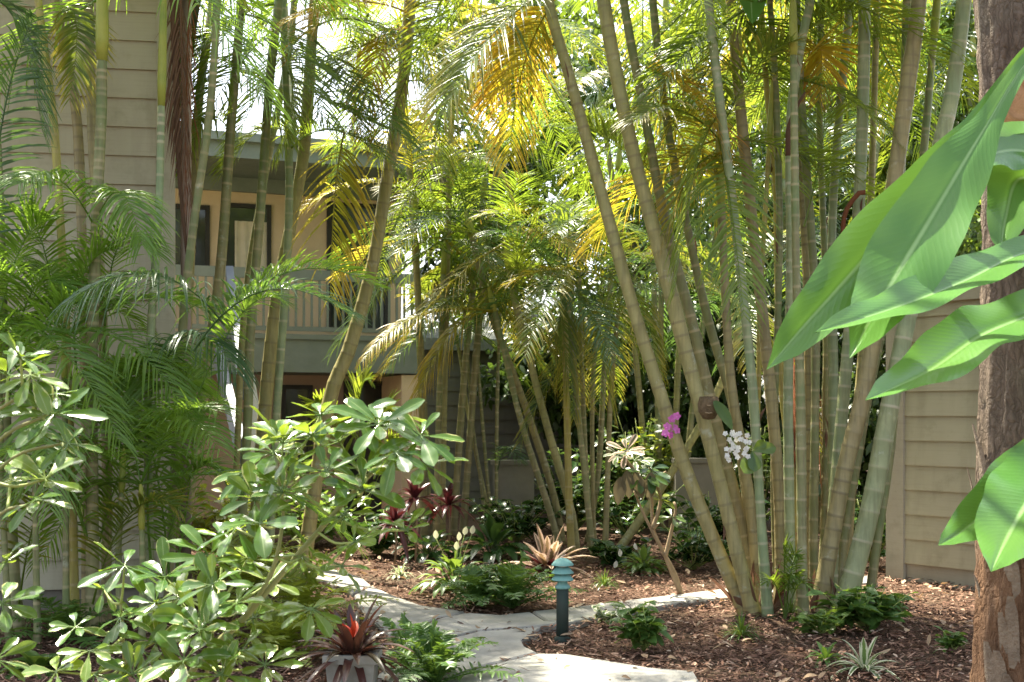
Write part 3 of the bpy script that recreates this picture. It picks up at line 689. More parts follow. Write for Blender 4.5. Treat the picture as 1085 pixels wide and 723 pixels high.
f_(S6, (764, 120), (735, 140), (715, 310), (10.2, 9.9), 'palm_light', n=40, L=.42, droop=.5)
f_(S8, (842, 92), (880, 0), (868, 105), (10.4, 10.7), 'palm_gold', n=42, L=.42, droop=.2)
f_(S9, (852, 240), (880, 140), (872, 95), (10.6, 11), 'palm_light', n=36, L=.42, droop=.15, vee=.6)
f_(S4, (764, 205), (748, 120), (700, 260), (10.5, 10.2), 'palm_yellow', n=40, L=.45)
f_(S10, (858, 345), (872, 430), (860, 545), (11.4, 11.3), 'dead_red', n=46, L=.34, droop=.9, fwd=1.3)
f_(S10, (842, 345), (838, 430), (834, 520), (11.4, 11.3), 'dead_red', n=40, L=.30, droop=.9, fwd=1.3)
f_(S16, (965, 300), (990, 190), (1040, 180), (10.8, 10.2), 'palm_light', n=40, L=.4, droop=.25)
f_(S5, (778, 30), (740, 20), (690, 110), (10.7, 10.0), 'palm', n=44, L=.5)
f_(S5, (778, 20), (810, 10), (835, 160), (10.7, 11.4), 'palm', n=44, L=.5)
f_(S11, (898, 20), (945, 30), (985, 200), (10.9, 11.8), 'palm', n=44, L=.5)
# papery sheath remnants clinging to the bare stems
for o in [c for c in M.children if c.name.startswith('palm_stem')]:
    vs = np.array([v.co[:] for v in o.data.vertices]); z = vs[:, 2]
    for q in range(RNG.integers(1, 4)):
        z0 = RNG.uniform(.5, 4.9); p = vs[np.argmin(np.abs(z - z0) + RNG.random(len(z)) * .06)]; near = vs[np.abs(z - p[2]) < .05]; out = nrm((p - near.mean(0)) * (1, 1, 0) + (0, -1e-4, 0))
        MB().blades([p + out * .003], arr(RNG.normal(0, .1), 0, RNG.choice([-1, 1])) + out * .06, out, RNG.uniform(.08, .3), RNG.uniform(.008, .02), .05, -.9, 6, 5, 'lance', curl=RNG.uniform(-.25, .05)).build('dry_sheath', LM['dead'], o)
# bent dry stalk
MB().tube(spline([P(889, 318, 10.6), P(892, 265, 10.5), P(896, 225, 10.4), P(913, 202, 10.3), P(917, 204, 10.3)], 14), np.linspace(.016, .022, 14), 7).build('dry_stalk', LM['dead_red'], S12)
MB().tube(spline([P(836, 165, 10.2), P(836, 135, 10.15), P(846, 110, 10.1), P(853, 98, 10.1)], 12), np.linspace(.03, .008, 12), 7).build('dry_sheath', LM['dead'], S8)

# -- back clump
Bk = thing('palm_clump', 'clump of slender green and orange tan stems on mulch behind the red rosette', 'palm clump', G(612, 580), 'clumping palms')
BT = ('palm_tips', 'palm_yellow', 'palm_tips', 'palm')
for pts, d, wp, sty, top, mats in [
  ([(592, 566), (585, 550), (553, 450), (536, 380), (524, 330)], 15.4, (9, 7), 'green', None, BT),
  ([(610, 575), (605, 541), (580, 453), (561, 380), (546, 320), (540, 285)], 15.0, (11, 9), 'tan', None, BT),
  ([(606, 575), (603, 532), (600, 404), (598, 330)], 14.7, (10, 8), 'yellow', None, ('palm_tips', 'palm_tips', 'palm_blue')),
  ([(630, 584), (626, 565), (617, 480), (609, 400), (603, 310)], 14.4, (8, 7), 'green', None, ('palm_tips', 'palm_light')),
  ([(626, 575), (623, 532), (617, 404), (614, 280)], 15.2, (7, 6), 'green', None, ('palm_tips', 'palm')),
  ([(630, 570), (628, 520), (628, 410), (634, 340)], 15.6, (6, 6), 'brown', None, ('palm_tips', 'palm_blue')),
  ([(640, 585), (642, 560), (647, 420), (655, 330)], 14.6, (8, 6), 'brown', None, ('palm_tips', 'palm_yellow')),
  ([(596, 560), (587, 526), (558, 435), (520, 330), (500, 250)], 15.9, (10, 9), 'brown', None, ('palm_tips', 'palm')),
  ([(622, 572), (634, 500), (640, 400), (650, 250), (655, 180)], 15.8, (8, 7), 'green', None, ('palm', 'palm_tips')),
  ([(648, 590), (680, 548), (712, 500), (748, 440), (775, 380), (785, 340)], 14.4, (11, 9), 'tan', None, ('palm_blue', 'palm_tips'))]:
    palm_stem(Bk, pts, d, wp, sty, top, 6, 1.65, mats, .14, (.7, .1), base='ground', elev=(76, -40), L=.42, shaft_len=.35, nn=34)
Bs = [o for o in Bk.children]
f_(Bs[2], (598, 318), (590, 300), (606, 440), (14.6, 14.2), 'palm_tips', n=40, L=.42, droop=.8, fwd=1.1)
f_(Bs[3], (604, 310), (630, 310), (650, 440), (14.4, 14.0), 'palm_tips', n=40, L=.42, droop=.8, fwd=1.1)
f_(Bs[6], (655, 320), (690, 290), (700, 430), (14.6, 14.4), 'palm_tips', n=40, L=.42, droop=.8, fwd=1.1)
f_(Bs[0], (524, 330), (430, 315), (385, 382), (15.4, 13.6), 'palm_yellow', n=44, L=.38, droop=.6, fwd=1.1)
f_(Bs[0], (524, 330), (470, 330), (440, 430), (15.4, 14.6), 'palm_yellow', n=40, L=.4, droop=.8, fwd=1.1)
f_(Bs[1], (540, 285), (600, 200), (680, 250), (15, 13.8), 'palm_light', n=44, L=.5)
f_(Bs[1], (548, 320), (552, 260), (540, 250), (15, 14.4), 'palm_light', n=30, L=.4, fwd=1.6)
f_(Bs[7], (500, 250), (470, 200), (420, 270), (15.9, 14.5), 'palm_blue', n=44, L=.5)

# -- slender clump by the dark siding
Sm = thing('palm_clump', 'thin cane clump with few low fronds against the dark sided wing', 'palm clump', G(520, 556), 'clumping palms')
for pts, d, wp, sty in [([(522, 556), (518, 545), (498, 450), (489, 389), (484, 360)], 17.2, (6, 4), 'tan'), ([(524, 556), (520, 545), (509, 420), (503, 330)], 17.0, (5, 4), 'green'),
   ([(527, 556), (526, 538), (527, 420), (531, 300)], 16.9, (5, 4), 'green'), ([(516, 556), (508, 500), (500, 440), (490, 300)], 17.1, (4, 4), 'green')]:
    palm_stem(Sm, pts, d, wp, sty, None, 6, 1.2, ('palm', 'palm_tips', 'palm_blue'), .14, (.8, .1), base='ground', elev=(75, -30), L=.4, shaft_len=.3, nn=30, detail=1)
frond(list(Sm.children)[2], P(527, 500, 16.9), P(535, 455, 16.6), P(552, 490, 16.2), LM['palm_blue'], 28, .3, .016, .4)

# -- clump of leaning grey stems before the balcony
Ct = thing('palm_clump', 'group of grey leaning stems crossing in front of the balcony', 'palm clump', G(300, 590), 'clumping palms')
C1 = palm_stem(Ct, [(320, 590), (348, 430), (370, 370), (395, 280), (410, 190), (425, 100), (434, 10)], 13.0, (19, 15), 'tan', 7.4, 7, 2.5, ('palm_tips', 'palm_yellow', 'palm'), .17, (.9, .35), base='ground')
C2 = palm_stem(Ct, [(268, 592), (279, 453), (292, 325), (309, 235), (322, 160), (329, 60), (333, 5)], 12.8, (20, 12), 'tan', 7.2, 6, 2.4, ('palm', 'palm_tips', 'palm_gold'), .17, (.9, .1), base='ground')
C3 = palm_stem(Ct, [(284, 590), (293, 440), (301, 325), (306, 232), (306, 150), (302, 70)], 12.6, (12, 8), 'blue', 6.6, 5, 2.0, ('palm', 'palm_light'), .2, (.3, 0), base='ground')
C4 = palm_stem(Ct, [(252, 590), (262, 455), (265, 357), (275, 235), (286, 83), (295, 5)], 12.2, (13, 11), 'green', 6.8, 6, 2.2, ('palm', 'palm_blue', 'palm_light'), .17, (.3, 0), base='ground')
C5 = palm_stem(Ct, [(190, 600), (197, 555), (217, 405), (233, 290), (245, 130), (256, -5)], 11.8, (14, 11), 'green', 6.6, 6, 2.1, ('palm', 'palm_blue', 'palm_light'), .17, (1, .05), base='ground')
C6 = palm_stem(Ct, [(188, 600), (195, 420), (205, 200), (212, 95), (226, 0)], 12.4, (13, 11), 'brown', 6.8, 6, 2.1, ('palm', 'palm_light'), .17, (.6, .4), base='ground')
C7 = palm_stem(Ct, [(240, 592), (250, 500), (262, 300), (305, 60), (310, 20)], 13.6, (9, 8), 'green', 6.6, 5, 2.0, ('palm_light', 'palm'), .17, (.6, .1), base='ground')
f_(C2, (365, 140), (352, 190), (350, 315), (12.2, 12.0), 'palm_yellow', n=46, L=.55, w=.02, droop=.55, one_side=-1, up=arr(0, -1, .2))
f_(C1, (434, 15), (380, -15), (300, 25), (12.9, 11.4), 'palm_gold', n=48, L=.5, droop=.55)
f_(C1, (432, 30), (400, 20), (385, 150), (12.9, 12.3), 'palm_gold', n=44, L=.45, droop=.5)
f_(C1, (430, 20), (455, 20), (470, 180), (12.9, 12.4), 'palm_tips', n=44, L=.5, droop=.5)
f_(C2, (331, 40), (380, 90), (440, 160), (12.8, 11.8), 'palm', n=46, L=.5, droop=.5)
f_(C4, (292, 30), (250, 60), (205, 150), (12.2, 11.2), 'palm', n=46, L=.5, droop=.35)
f_(C4, (290, 40), (330, 90), (290, 165), (12.2, 11.6), 'palm_light', n=40, L=.4, droop=.3)
f_(C3, (303, 75), (340, 110), (420, 140), (12.6, 12), 'palm', n=40, L=.4, droop=.3)

for st_, b_, c_, t_, d_, m_ in [(C5, (252, 15), (315, 15), (345, 135), (11.8, 11.2), 'palm'), (C4, (294, 5), (240, 0), (206, 110), (12.2, 11.6), 'palm'), (C6, (216, 60), (262, 60), (305, 150), (12.4, 11.9), 'palm_light'),
    (C2, (331, 30), (285, 60), (246, 160), (12.8, 12.2), 'palm'), (C3, (303, 62), (350, 50), (388, 150), (12.6, 12.2), 'palm'), (C5, (250, 40), (225, 10), (196, 90), (11.8, 11.4), 'palm'),
    (C1, (436, 0), (370, -30), (310, 60), (13.0, 12.0), 'palm_gold'), (C7, (308, 30), (355, -10), (410, 70), (13.6, 12.8), 'palm_tips'), (C2, (333, 10), (300, -30), (262, 60), (12.8, 12.6), 'palm'), (C1, (434, 10), (470, -10), (520, 100), (13, 12.4), 'palm_tips')]:
    f_(st_, b_, c_, t_, d_, m_, n=44, L=.52, droop=.35)
RNG = np.random.default_rng(5)
for st_, b_, c_, t_, d_, m_ in [(C3, (306, 160), (350, 105), (425, 185), (12.6, 12.0), 'palm'), (C2, (322, 160), (285, 100), (235, 185), (12.7, 12.1), 'palm_light'), (C1, (432, 10), (500, -30), (560, 90), (13, 12.2), 'palm_yellow'), (C1, (430, 40), (470, 20), (500, 170), (13, 12.6), 'palm'), (C1, (428, 60), (380, 10), (340, 120), (13, 12.4), 'palm_tips'), (C1, (425, 90), (470, 60), (540, 210), (13, 12.8), 'palm_tips'), (C2, (331, 30), (400, -10), (450, 100), (12.8, 12.1), 'palm'), (C5, (244, 140), (215, 90), (190, 190), (11.8, 11.3), 'palm_light')]:
    f_(st_, b_, c_, t_, d_, m_, n=44, L=.5, droop=.35)
# -- ringed palms in front of the taupe house
Lf = thing('palm_clump', 'clump of yellow green ringed stems with low feathery fronds by the taupe house', 'palm clump', G(100, 668), 'clumping palms')
L1 = palm_stem(Lf, [(98, 668), (98, 560), (97, 400), (102, 240), (107, 130), (108, 62)], 9.2, (17, 13), 'green', None, 5, 1.9, ('palm_fresh', 'palm_fresh'), .085, (.75, .0), base='ground', shaft_len=1.0)
L2 = palm_stem(Lf, [(80, 668), (72, 400), (60, 170), (50, 73), (40, -5)], 9.4, (12, 9), 'yellow', 6.0, 5, 2.0, ('palm_fresh', 'palm_blue'), .13, (.2, 0), base='ground')
L3 = palm_stem(Lf, [(112, 668), (113, 460), (104, 250), (98, 150), (94, 5)], 9.7, (14, 10), 'brown', 6.0, 5, 2.0, ('palm_fresh', 'palm_fresh'), .085, (1, .2), base='ground')
L4 = palm_stem(Lf, [(92, 668), (90, 400), (84, 170), (76, 90), (58, 0)], 9.9, (13, 11), 'brown', 5.8, 5, 1.9, ('palm_fresh', 'palm_tips'), .12, (1, .8), base='ground')
L5 = palm_stem(Lf, [(160, 662), (157, 480), (160, 350), (168, 230), (171, 110)], 9.5, (12, 9), 'blue', None, 4, 1.9, ('palm_fresh', 'palm_fresh'), .13, (.3, 0), base='ground', shaft_len=1.1)
L6 = palm_stem(Lf, [(20, 668), (8, 500), (3, 360), (-2, 200), (-10, 40)], 9.3, (16, 11), 'green', 5.9, 5, 2.1, ('palm_fresh', 'palm_blue'), .12, (.5, 0), base='ground')
L7 = palm_stem(Lf, [(176, 660), (182, 560), (188, 440), (195, 330), (205, 240), (222, 120), (230, 10)], 9.9, (12, 9), 'green', 6.2, 5, 2.0, ('palm_fresh', 'palm_fresh'), .15, (.5, 0), base='ground')
# young low stems with wide fronds
for (x, y0, y1, d, k, az) in [(40, 668, 470, 8.8, 6, None), (128, 664, 520, 9.2, 7, None), (70, 668, 400, 9.1, 6, None), (10, 668, 390, 9.0, 6, None), (150, 664, 560, 8.9, 6, None)]:
    palm_stem(Lf, [(x, y0), (x + RNG.normal(0, 4), (y0 + y1) / 2), (x + RNG.normal(0, 9), y1)], d, (9, 7), 'green', None, k, 1.5, ('palm_fresh', 'palm_fresh', 'palm_fresh', 'palm_fresh'), .12, (.4, 0), base='ground', elev=(82, 0), L=.42, shaft_len=.35, nn=38)
f_(L7, (238, 345), (170, 250), (74, 318), (8.4, 7.6), 'palm_blue', n=42, L=.48, w=.017, droop=.75, vee=.25)
f_(L7, (205, 372), (275, 262), (372, 335), (8.5, 8.2), 'palm_blue', n=46, L=.42, w=.017, droop=.45, vee=.6)
f_(L7, (215, 360), (300, 245), (402, 305), (8.9, 9.6), 'palm_fresh', n=42, L=.36, droop=.35, vee=.8)
f_(L7, (205, 430), (260, 290), (300, 320), (8.9, 8.7), 'palm_fresh', n=40, L=.34, droop=.4)
f_(L5, (160, 420), (200, 300), (250, 395), (9.2, 8.6), 'palm_blue', n=42, L=.46, w=.017, droop=.8)
f_(L1, (100, 240), (60, 160), (20, 195), (9.2, 8.4), 'palm_fresh', n=44, L=.45, droop=.6)
f_(L1, (104, 230), (130, 165), (150, 260), (9.2, 8.6), 'palm_fresh', n=40, L=.42, droop=.6)
f_(L3, (66, 8), (92, 0), (74, 105), (9.5, 9.3), 'palm_tips', n=40, L=.34, droop=.4)
f_(L6, (-30, 10), (20, -40), (45, 140), (8.8, 8.9), 'palm_blue', n=42, L=.5, droop=.3)
f_(L6, (-10, 300), (-10, 110), (35, 20), (8.8, 8.7), 'palm_blue', n=42, L=.4, droop=.3)
for st_, b_, c_, t_, d_, m_ in [(L2, (60, 360), (50, 190), (-5, 230), (9.3, 8.9), 'palm_fresh'), (L3, (110, 380), (112, 200), (165, 270), (9.6, 9.0), 'palm_fresh'), (L4, (86, 430), (60, 260), (124, 320), (9.8, 9.0), 'palm_fresh'),
    (L6, (5, 430), (30, 240), (74, 320), (9.3, 8.7), 'palm_fresh'), (L3, (112, 500), (150, 320), (212, 415), (9.6, 9.2), 'palm_fresh'), (L5, (160, 600), (140, 400), (222, 400), (9.4, 9.0), 'palm_fresh'), (L5, (165, 640), (200, 430), (244, 520), (9.4, 9.2), 'palm_fresh'),
    (L1, (100, 600), (60, 420), (14, 540), (9.2, 8.8), 'palm_fresh'), (L7, (180, 620), (165, 420), (120, 390), (9.7, 9.4), 'palm_fresh'), (L7, (182, 630), (215, 460), (205, 370), (9.7, 9.5), 'palm_fresh'), (L4, (92, 640), (120, 480), (160, 450), (9.7, 9.3), 'palm_fresh'),
    (L6, (20, 640), (40, 480), (90, 470), (9.2, 8.9), 'palm_tips'), (L1, (98, 640), (130, 500), (190, 540), (9.1, 8.6), 'palm_tips')]:
    f_(st_, b_, c_, t_, d_, m_, n=40, L=.42, droop=.3, fwd=.9)
# hanging dead fronds on stem L7 / C6
f_(C6, (192, -30), (190, 80), (205, 250), 10.2, 'dead', n=30, L=.36, w=.012, droop=.9, fwd=2.0, vee=.3, wob=.6)
f_(C6, (204, -40), (196, 60), (196, 225), 10.3, 'dead_red', n=26, L=.3, w=.011, droop=.9, fwd=2.2, vee=.3, wob=.6)
f_(C6, (186, -40), (184, 60), (186, 160), 10.3, 'dead', n=22, L=.26, w=.011, droop=.9, fwd=2.2, vee=.3, wob=.6)
MB().tube(spline([P(184, -60, 10.3), P(186, 60, 10.3), P(190, 180, 10.25), P(198, 270, 10.2)], 14), np.linspace(.045, .012, 14), 8).build('dry_sheath', LM['dead'], C6)

# -- mid palms filling the centre, behind
def filler(label, base, specs, mats, group='clumping palms', detail=2, length=1.9, nf=9):
    cl = thing('palm_clump', label, 'palm clump', base, group)
    for (x0, x1, y1, d, r) in specs:
        b0 = (x0, HY + EYE * F / d)
        palm_stem(cl, [b0, ((x0 * .6 + x1 * .4), (b0[1] + y1) / 2), (x1, y1)], d, (r * 1.2, r), random.choice(['green', 'tan', 'brown', 'green']), None, nf, length, mats, .17, (.8, .1), base='ground', elev=(78, -50), L=.48, shaft_len=.5, nn=34, detail=detail)
    return cl
filler('leafy clump with golden and green fronds between balcony and tall bare stems', G(462, 566), [(450, 440, 235, 16.6, 8), (468, 478, 130, 16.4, 8), (480, 512, 210, 16.9, 8), (462, 470, 290, 16.2, 7), (490, 540, 70, 17.0, 8), (455, 425, 60, 16.8, 8)], ('palm_tips', 'palm', 'palm_yellow', 'palm', 'palm_light'))
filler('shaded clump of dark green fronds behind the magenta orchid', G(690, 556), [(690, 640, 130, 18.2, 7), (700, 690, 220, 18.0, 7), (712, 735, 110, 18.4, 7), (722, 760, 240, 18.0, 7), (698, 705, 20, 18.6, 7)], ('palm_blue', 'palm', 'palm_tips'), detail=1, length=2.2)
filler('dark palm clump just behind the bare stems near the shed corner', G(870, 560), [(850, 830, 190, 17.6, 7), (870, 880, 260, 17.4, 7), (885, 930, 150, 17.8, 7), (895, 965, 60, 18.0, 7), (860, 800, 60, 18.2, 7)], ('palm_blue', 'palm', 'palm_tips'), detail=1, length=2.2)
filler('palm clump rising over the apartment roof', G(390, 548), [(330, 300, -40, 24.5, 5), (420, 430, 10, 24.8, 5), (350, 380, 60, 25.5, 5), (460, 490, -30, 25.5, 5)], ('palm_light', 'palm'), detail=1, length=2.4, nf=8)
filler('far palm clump above the shed', G(1000, 556), [(980, 990, 120, 18.6, 7), (1010, 1030, 60, 18.8, 7), (1030, 1070, 170, 18.4, 7)], ('palm', 'palm_blue', 'palm_light'), detail=1, length=2.2)

# small lit palm before the ground floor door
t = thing('young_palm', 'small bright green palm seedling before the ground floor door', 'palm', G(385, 566))
for (bx, by, cx, cy, tx, ty) in [(385, 545, 350, 430, 335, 425), (385, 545, 372, 395, 392, 402), (385, 545, 400, 400, 415, 440), (385, 545, 420, 450, 428, 480)]:
    frond(t, P(bx, by, 17), P(cx, cy, 16.9), P(tx, ty, 16.6), LM['palm_light'], 22, .55, .03, .15, fwd=1.3, detail=1, start=.3)

# ------------------------------------------------------------------ broadleaf trees and shrubs behind
bark_m = plain('grey_bark', (.13, .10, .075), (.24, .19, .14), 9, .95, .8, .02)
def tree(name, label, base, h, crowns, mat, leaf=.16, per=1500, group=None, trunk_r=.14, cat='tree'):
    base = np.asarray(base, float); t = thing(name, label, cat, base, group)
    tb = MB(); top = arr(base[0] + RNG.normal(0, .2), base[1], h * .55)
    tb.tube(spline([base - (0, 0, .1), base * .5 + top * .5 + (RNG.normal(0, .1), 0, 0), top], 12), np.linspace(trunk_r, trunk_r * .5, 12), 9)
    cb = MB()
    for (c, r) in crowns:
        c = np.asarray(c, float)
        tb.tube(spline([top - (0, 0, h * .12), (top + c) / 2 + (0, 0, -.15), c], 8), np.linspace(trunk_r * .45, .012, 8), 6)
        ncl = 16
        cd = nrm(RNG.normal(size=(ncl, 3))) * RNG.uniform(.45, 1.0, (ncl, 1)) * np.asarray(r)
        for q in cd:
            m = int(per / ncl)
            o = c + q + RNG.normal(size=(m, 3)) * np.mean(r) * .19
            D = nrm(RNG.normal(size=(m, 3)) + nrm(q) * .7 - (0, 0, .35)); N = nrm(RNG.normal(size=(m, 3)) * .8 + (0, -.2, 1))
            cb.blades(o, D, N, leaf * RNG.uniform(.7, 1.25, m), leaf * .26, .25, .25, 3, 3, 'ovate')
    tb.build('trunk', bark_m, t); cb.build('crown', mat, t)
    return t
BG = 'broadleaf trees behind the garden'
def cr(px, py, d, r): return (P(px, py, d), (r, r * .8, r * .8))
tree('broadleaf_tree', 'dense dark tree behind the stems left of the shed corner', G(800, 545), 6, [cr(760, 330, 20.3, 1.4), cr(830, 260, 20.6, 1.5), cr(800, 420, 20.2, 1.3), cr(880, 400, 20.2, 1.3), cr(740, 440, 20, 1.2), cr(860, 160, 21, 1.5)], LM['broad'], group=BG, per=2600)
tree('broadleaf_tree', 'tall tree with sunlit leaves over the shed', G(985, 545), 8, [cr(960, 60, 20, 1.5), cr(1030, 120, 19.6, 1.4), cr(990, 200, 19.8, 1.3), cr(1060, 30, 20, 1.5), cr(1040, 260, 19.6, 1.2), cr(930, 180, 20.5, 1.2), cr(1110, 160, 20, 1.5)], LM['broad_light'], group=BG, per=2200)
tree('broadleaf_tree', 'dark low tree between the back palm stems and the wall', G(690, 545), 5, [cr(660, 440, 20, 1.2), cr(700, 370, 20.3, 1.3), cr(620, 380, 20.3, 1.2), cr(570, 400, 20.6, 1.1), cr(680, 500, 19.8, .9)], LM['broad'], group=BG, per=2400)
tree('broadleaf_tree', 'airy tall tree showing bright sky gaps above the centre palms', G(650, 525), 10, [cr(640, 60, 25, 1.8), cr(720, 110, 25.5, 1.8), cr(560, 130, 25.5, 1.7), cr(680, 220, 25, 1.8), cr(780, 40, 25, 1.8), cr(600, 260, 25, 1.6), cr(520, 40, 26, 1.6)], LM['broad_light'], group=BG, per=1500, leaf=.2)
tree('broadleaf_tree', 'tall dark tree beyond the fanned bare stems', G(860, 522), 10, [cr(850, 60, 26, 1.9), cr(920, 130, 26, 1.9), cr(800, 170, 26.5, 1.8), cr(900, 260, 26, 1.8), cr(740, 230, 26.5, 1.8), cr(1000, 30, 26, 2), cr(700, 320, 26.5, 1.7)], LM['broad'], group=BG, per=1900, leaf=.2)
tree('broadleaf_tree', 'dark green tree behind the rough trunk on the shed side', G(1065, 552), 6, [cr(1010, 300, 17.6, 1.0), cr(1060, 260, 17.8, 1.2), cr(1110, 200, 18, 1.3), cr(1000, 400, 17.5, .9), cr(930, 440, 17.9, .9), cr(900, 490, 17.8, .8)], LM['broad'], group=BG, per=2400)
tree('broadleaf_tree', 'leafy tree peeking above the apartment roof', G(500, 524), 8, [cr(470, 180, 25.5, 1.4), cr(500, 260, 25.2, 1.4), cr(440, 215, 26, 1.0), cr(540, 200, 25.4, 1.4)], LM['broad'], group=BG, per=1700, leaf=.2)
hb = MB()
for k in range(300):
    c = arr(RNG.uniform(-16, 22), RNG.uniform(30, 34), RNG.uniform(0, 5.5)); m = 60
    if c[0] < -3: c[2] *= .55
    hb.blades(c + RNG.normal(size=(m, 3)) * .45, nrm(RNG.normal(size=(m, 3)) - (0, 0, .3)), nrm(RNG.normal(size=(m, 3)) + (0, 0, 1)), .26, .07, .2, .2, 2, 3, 'ovate')
tag(hb.build('far_woods', LM['broad']), 'far belt of dark woods closing the garden', 'woods', kind='stuff')
# yellow blossoms on the dark tree near the trunk
t = thing('flowering_shrub', 'shrub with few yellow blooms seen between the big leaves and the trunk', 'shrub', G(1008, 560))
cb = MB(); fb = MB(); tb = MB()
for k in range(9):
    c = P(1008 + RNG.normal(0, 14), 300 + RNG.normal(0, 45), 15.8); m = 60
    tb.tube(spline([G(1008, 560) * (1, 15.8 / G(1008, 560)[1], 1), (G(1008, 560) + c) / 2, c], 6), np.linspace(.03, .008, 6), 5)
    o = c + RNG.normal(size=(m, 3)) * .13
    cb.blades(o, nrm(RNG.normal(size=(m, 3)) - (0, 0, .3)), nrm(RNG.normal(size=(m, 3)) + (0, -.3, 1)), .14, .035, .2, .2, 3, 3, 'ovate')
for (x, y) in [(1005, 236), (1011, 238), (1000, 241), (1014, 300)]:
    m = 6; a = np.arange(m) * 1.05
    fb.blades(np.repeat([P(x, y, 15.6)], m, 0), np.c_[np.cos(a), np.full(m, -.5), np.sin(a)], arr(0, -1, .2), .07, .025, .1, .2, 3, 3, 'ovate')
tb.build('branches', bark_m, t); cb.build('leaves', LM['mid'], t); fb.build('blossoms', LM['petal_yellow'], t)

# ------------------------------------------------------------------ big tree trunk on the right with its overhead crown
tm = NT('rough_bark')
dn = tm.noise(6, 4)
vor = tm.n('TexVoronoi'); vor.feature = 'DISTANCE_TO_EDGE'; vor.inputs['Scale'].default_value = 1.0; vor.inputs['Randomness'].default_value = 1
mp = tm.mapped((34, 34, 9)); vm = tm.n('VectorMath', operation='MULTIPLY_ADD'); vm.inputs[1].default_value = (3.2, 3.2, 3.2); tm.l(tm.n('TexNoise').outputs[1], vm.inputs[0])
nz_ = [x for x in tm.t.nodes if x.type == 'TEX_NOISE'][-1]; nz_.inputs['Scale'].default_value = 9; nz_.inputs['Detail'].default_value = 5
tm.l(tm.n('TexCoord').outputs['Object'], nz_.inputs['Vector']); tm.l(mp, vm.inputs[2]); tm.l(vm.outputs[0], vor.inputs['Vector'])
st = tm.noise(1, 9, tm.mapped((40, 40, 8)), .75)
c = tm.mix(tm.ramp(st, [(.3, (0,)*3), (.7, (1,)*3)]), (.095, .072, .053), (.235, .18, .135))
c = tm.mix(tm.math('MULTIPLY', tm.ramp(vor.outputs['Distance'], [(.0, (1,)*3), (.12, (0,)*3)]), .55), c, (.07, .055, .042))
c = tm.mix(tm.math('MULTIPLY', tm.ramp(tm.noise(2.2, 6), [(.5, (0,)*3), (.65, (1,)*3)]), .35), c, (.27, .27, .20))
tc = tm.n('TexCoord'); sx = tm.n('SeparateXYZ'); tm.l(tc.outputs['Object'], sx.inputs[0])
zn = tm.math('ADD', sx.outputs[2], tm.math('MULTIPLY', tm.math('SUBTRACT', tm.noise(3.5, 5), .5), 1.1))
low = tm.ramp(tm.math('MULTIPLY', zn, .5), [(.50, (1,)*3), (.60, (0,)*3)])
c = tm.mix(low, c, tm.mix(tm.ramp(st, [(.35, (0,)*3), (.65, (1,)*3)]), (.10, .055, .032), (.25, .145, .085)))
tm.base(c, .9, .15); hh = tm.math('ADD', tm.math('MULTIPLY', tm.math('MINIMUM', vor.outputs['Distance'], .3), 1.4), st)
tm.bump(hh, .9, .03)
tb0 = P(1080, 440, 5.7); tb0[2] = 0
bt = thing('broadleaf_tree', 'rough barked trunk with peeling reddish base beside the shed', 'tree', tb0)
nz, na = 140, 40
zz = np.linspace(-.1, 7.2, nz); a = np.linspace(0, 2*np.pi, na, endpoint=False)
cx = tb0[0] + .05 * np.sin(zz * .7) - .012 * zz; rad = .185 + .06 * np.exp(-zz / .4) + .012 * np.sin(zz * 1.6)
gro = .010 * np.sin(a[None] * 11 + 2.2 * np.sin(zz[:, None] * 1.3)) + .007 * np.sin(a[None] * 19 + 3 * np.sin(zz[:, None] * 2.1 + 1)) + RNG.normal(0, .003, (nz, na))
rr = rad[:, None] + gro
V = np.stack([cx[:, None] + rr * np.cos(a), tb0[1] + rr * np.sin(a), np.repeat(zz[:, None], na, 1)], -1).reshape(-1, 3)
i = np.arange(nz-1)[:, None]*na; j = np.arange(na)[None]; k = (j+1) % na
MB().add(V, np.stack([i+j, i+k, i+na+k, i+na+j], -1).reshape(-1, 4)).build('trunk', tm.m, bt)
# strips of peeling bark at the left flank
pb = MB()
for q in range(16):
    z0 = RNG.uniform(.15, 1.35); aa = RNG.uniform(2.7, 4.3); r_ = .20 + .05 * math.exp(-z0 / .4)
    pb.blades([[tb0[0] + .03 + r_ * math.cos(aa), tb0[1] + r_ * math.sin(aa), z0]], arr(-.12 * RNG.random(), -.05, 1), arr(math.cos(aa), math.sin(aa), 0), RNG.uniform(.15, .45), RNG.uniform(.02, .045), 0, -.5, 6, 4, 'chip', curl=-.08)
pb.build('peeling_bark', bark_m, bt)
pc = P(1076, 108, 5.47); MB().lathe([(0, .03), (.05, .028), (.07, .02), (.09, .0), (.10, -.03)], (0, 0, 0), 14)
cbm = MB(); cbm.lathe([(0.001, .02), (.05, .02), (.065, .012), (.085, .03), (.10, .0), (.11, -.04)], (0, 0, 0), 16)
cbm.V = [np.c_[v[:, 0] * .8, -v[:, 2], v[:, 1] * 1.1] + pc + (0, -.02, 0) for v in cbm.V]
cbm.build('branch_scar', plain('cut_wood', (.38, .20, .10), (.5, .28, .15), 20, .8, .4), bt)
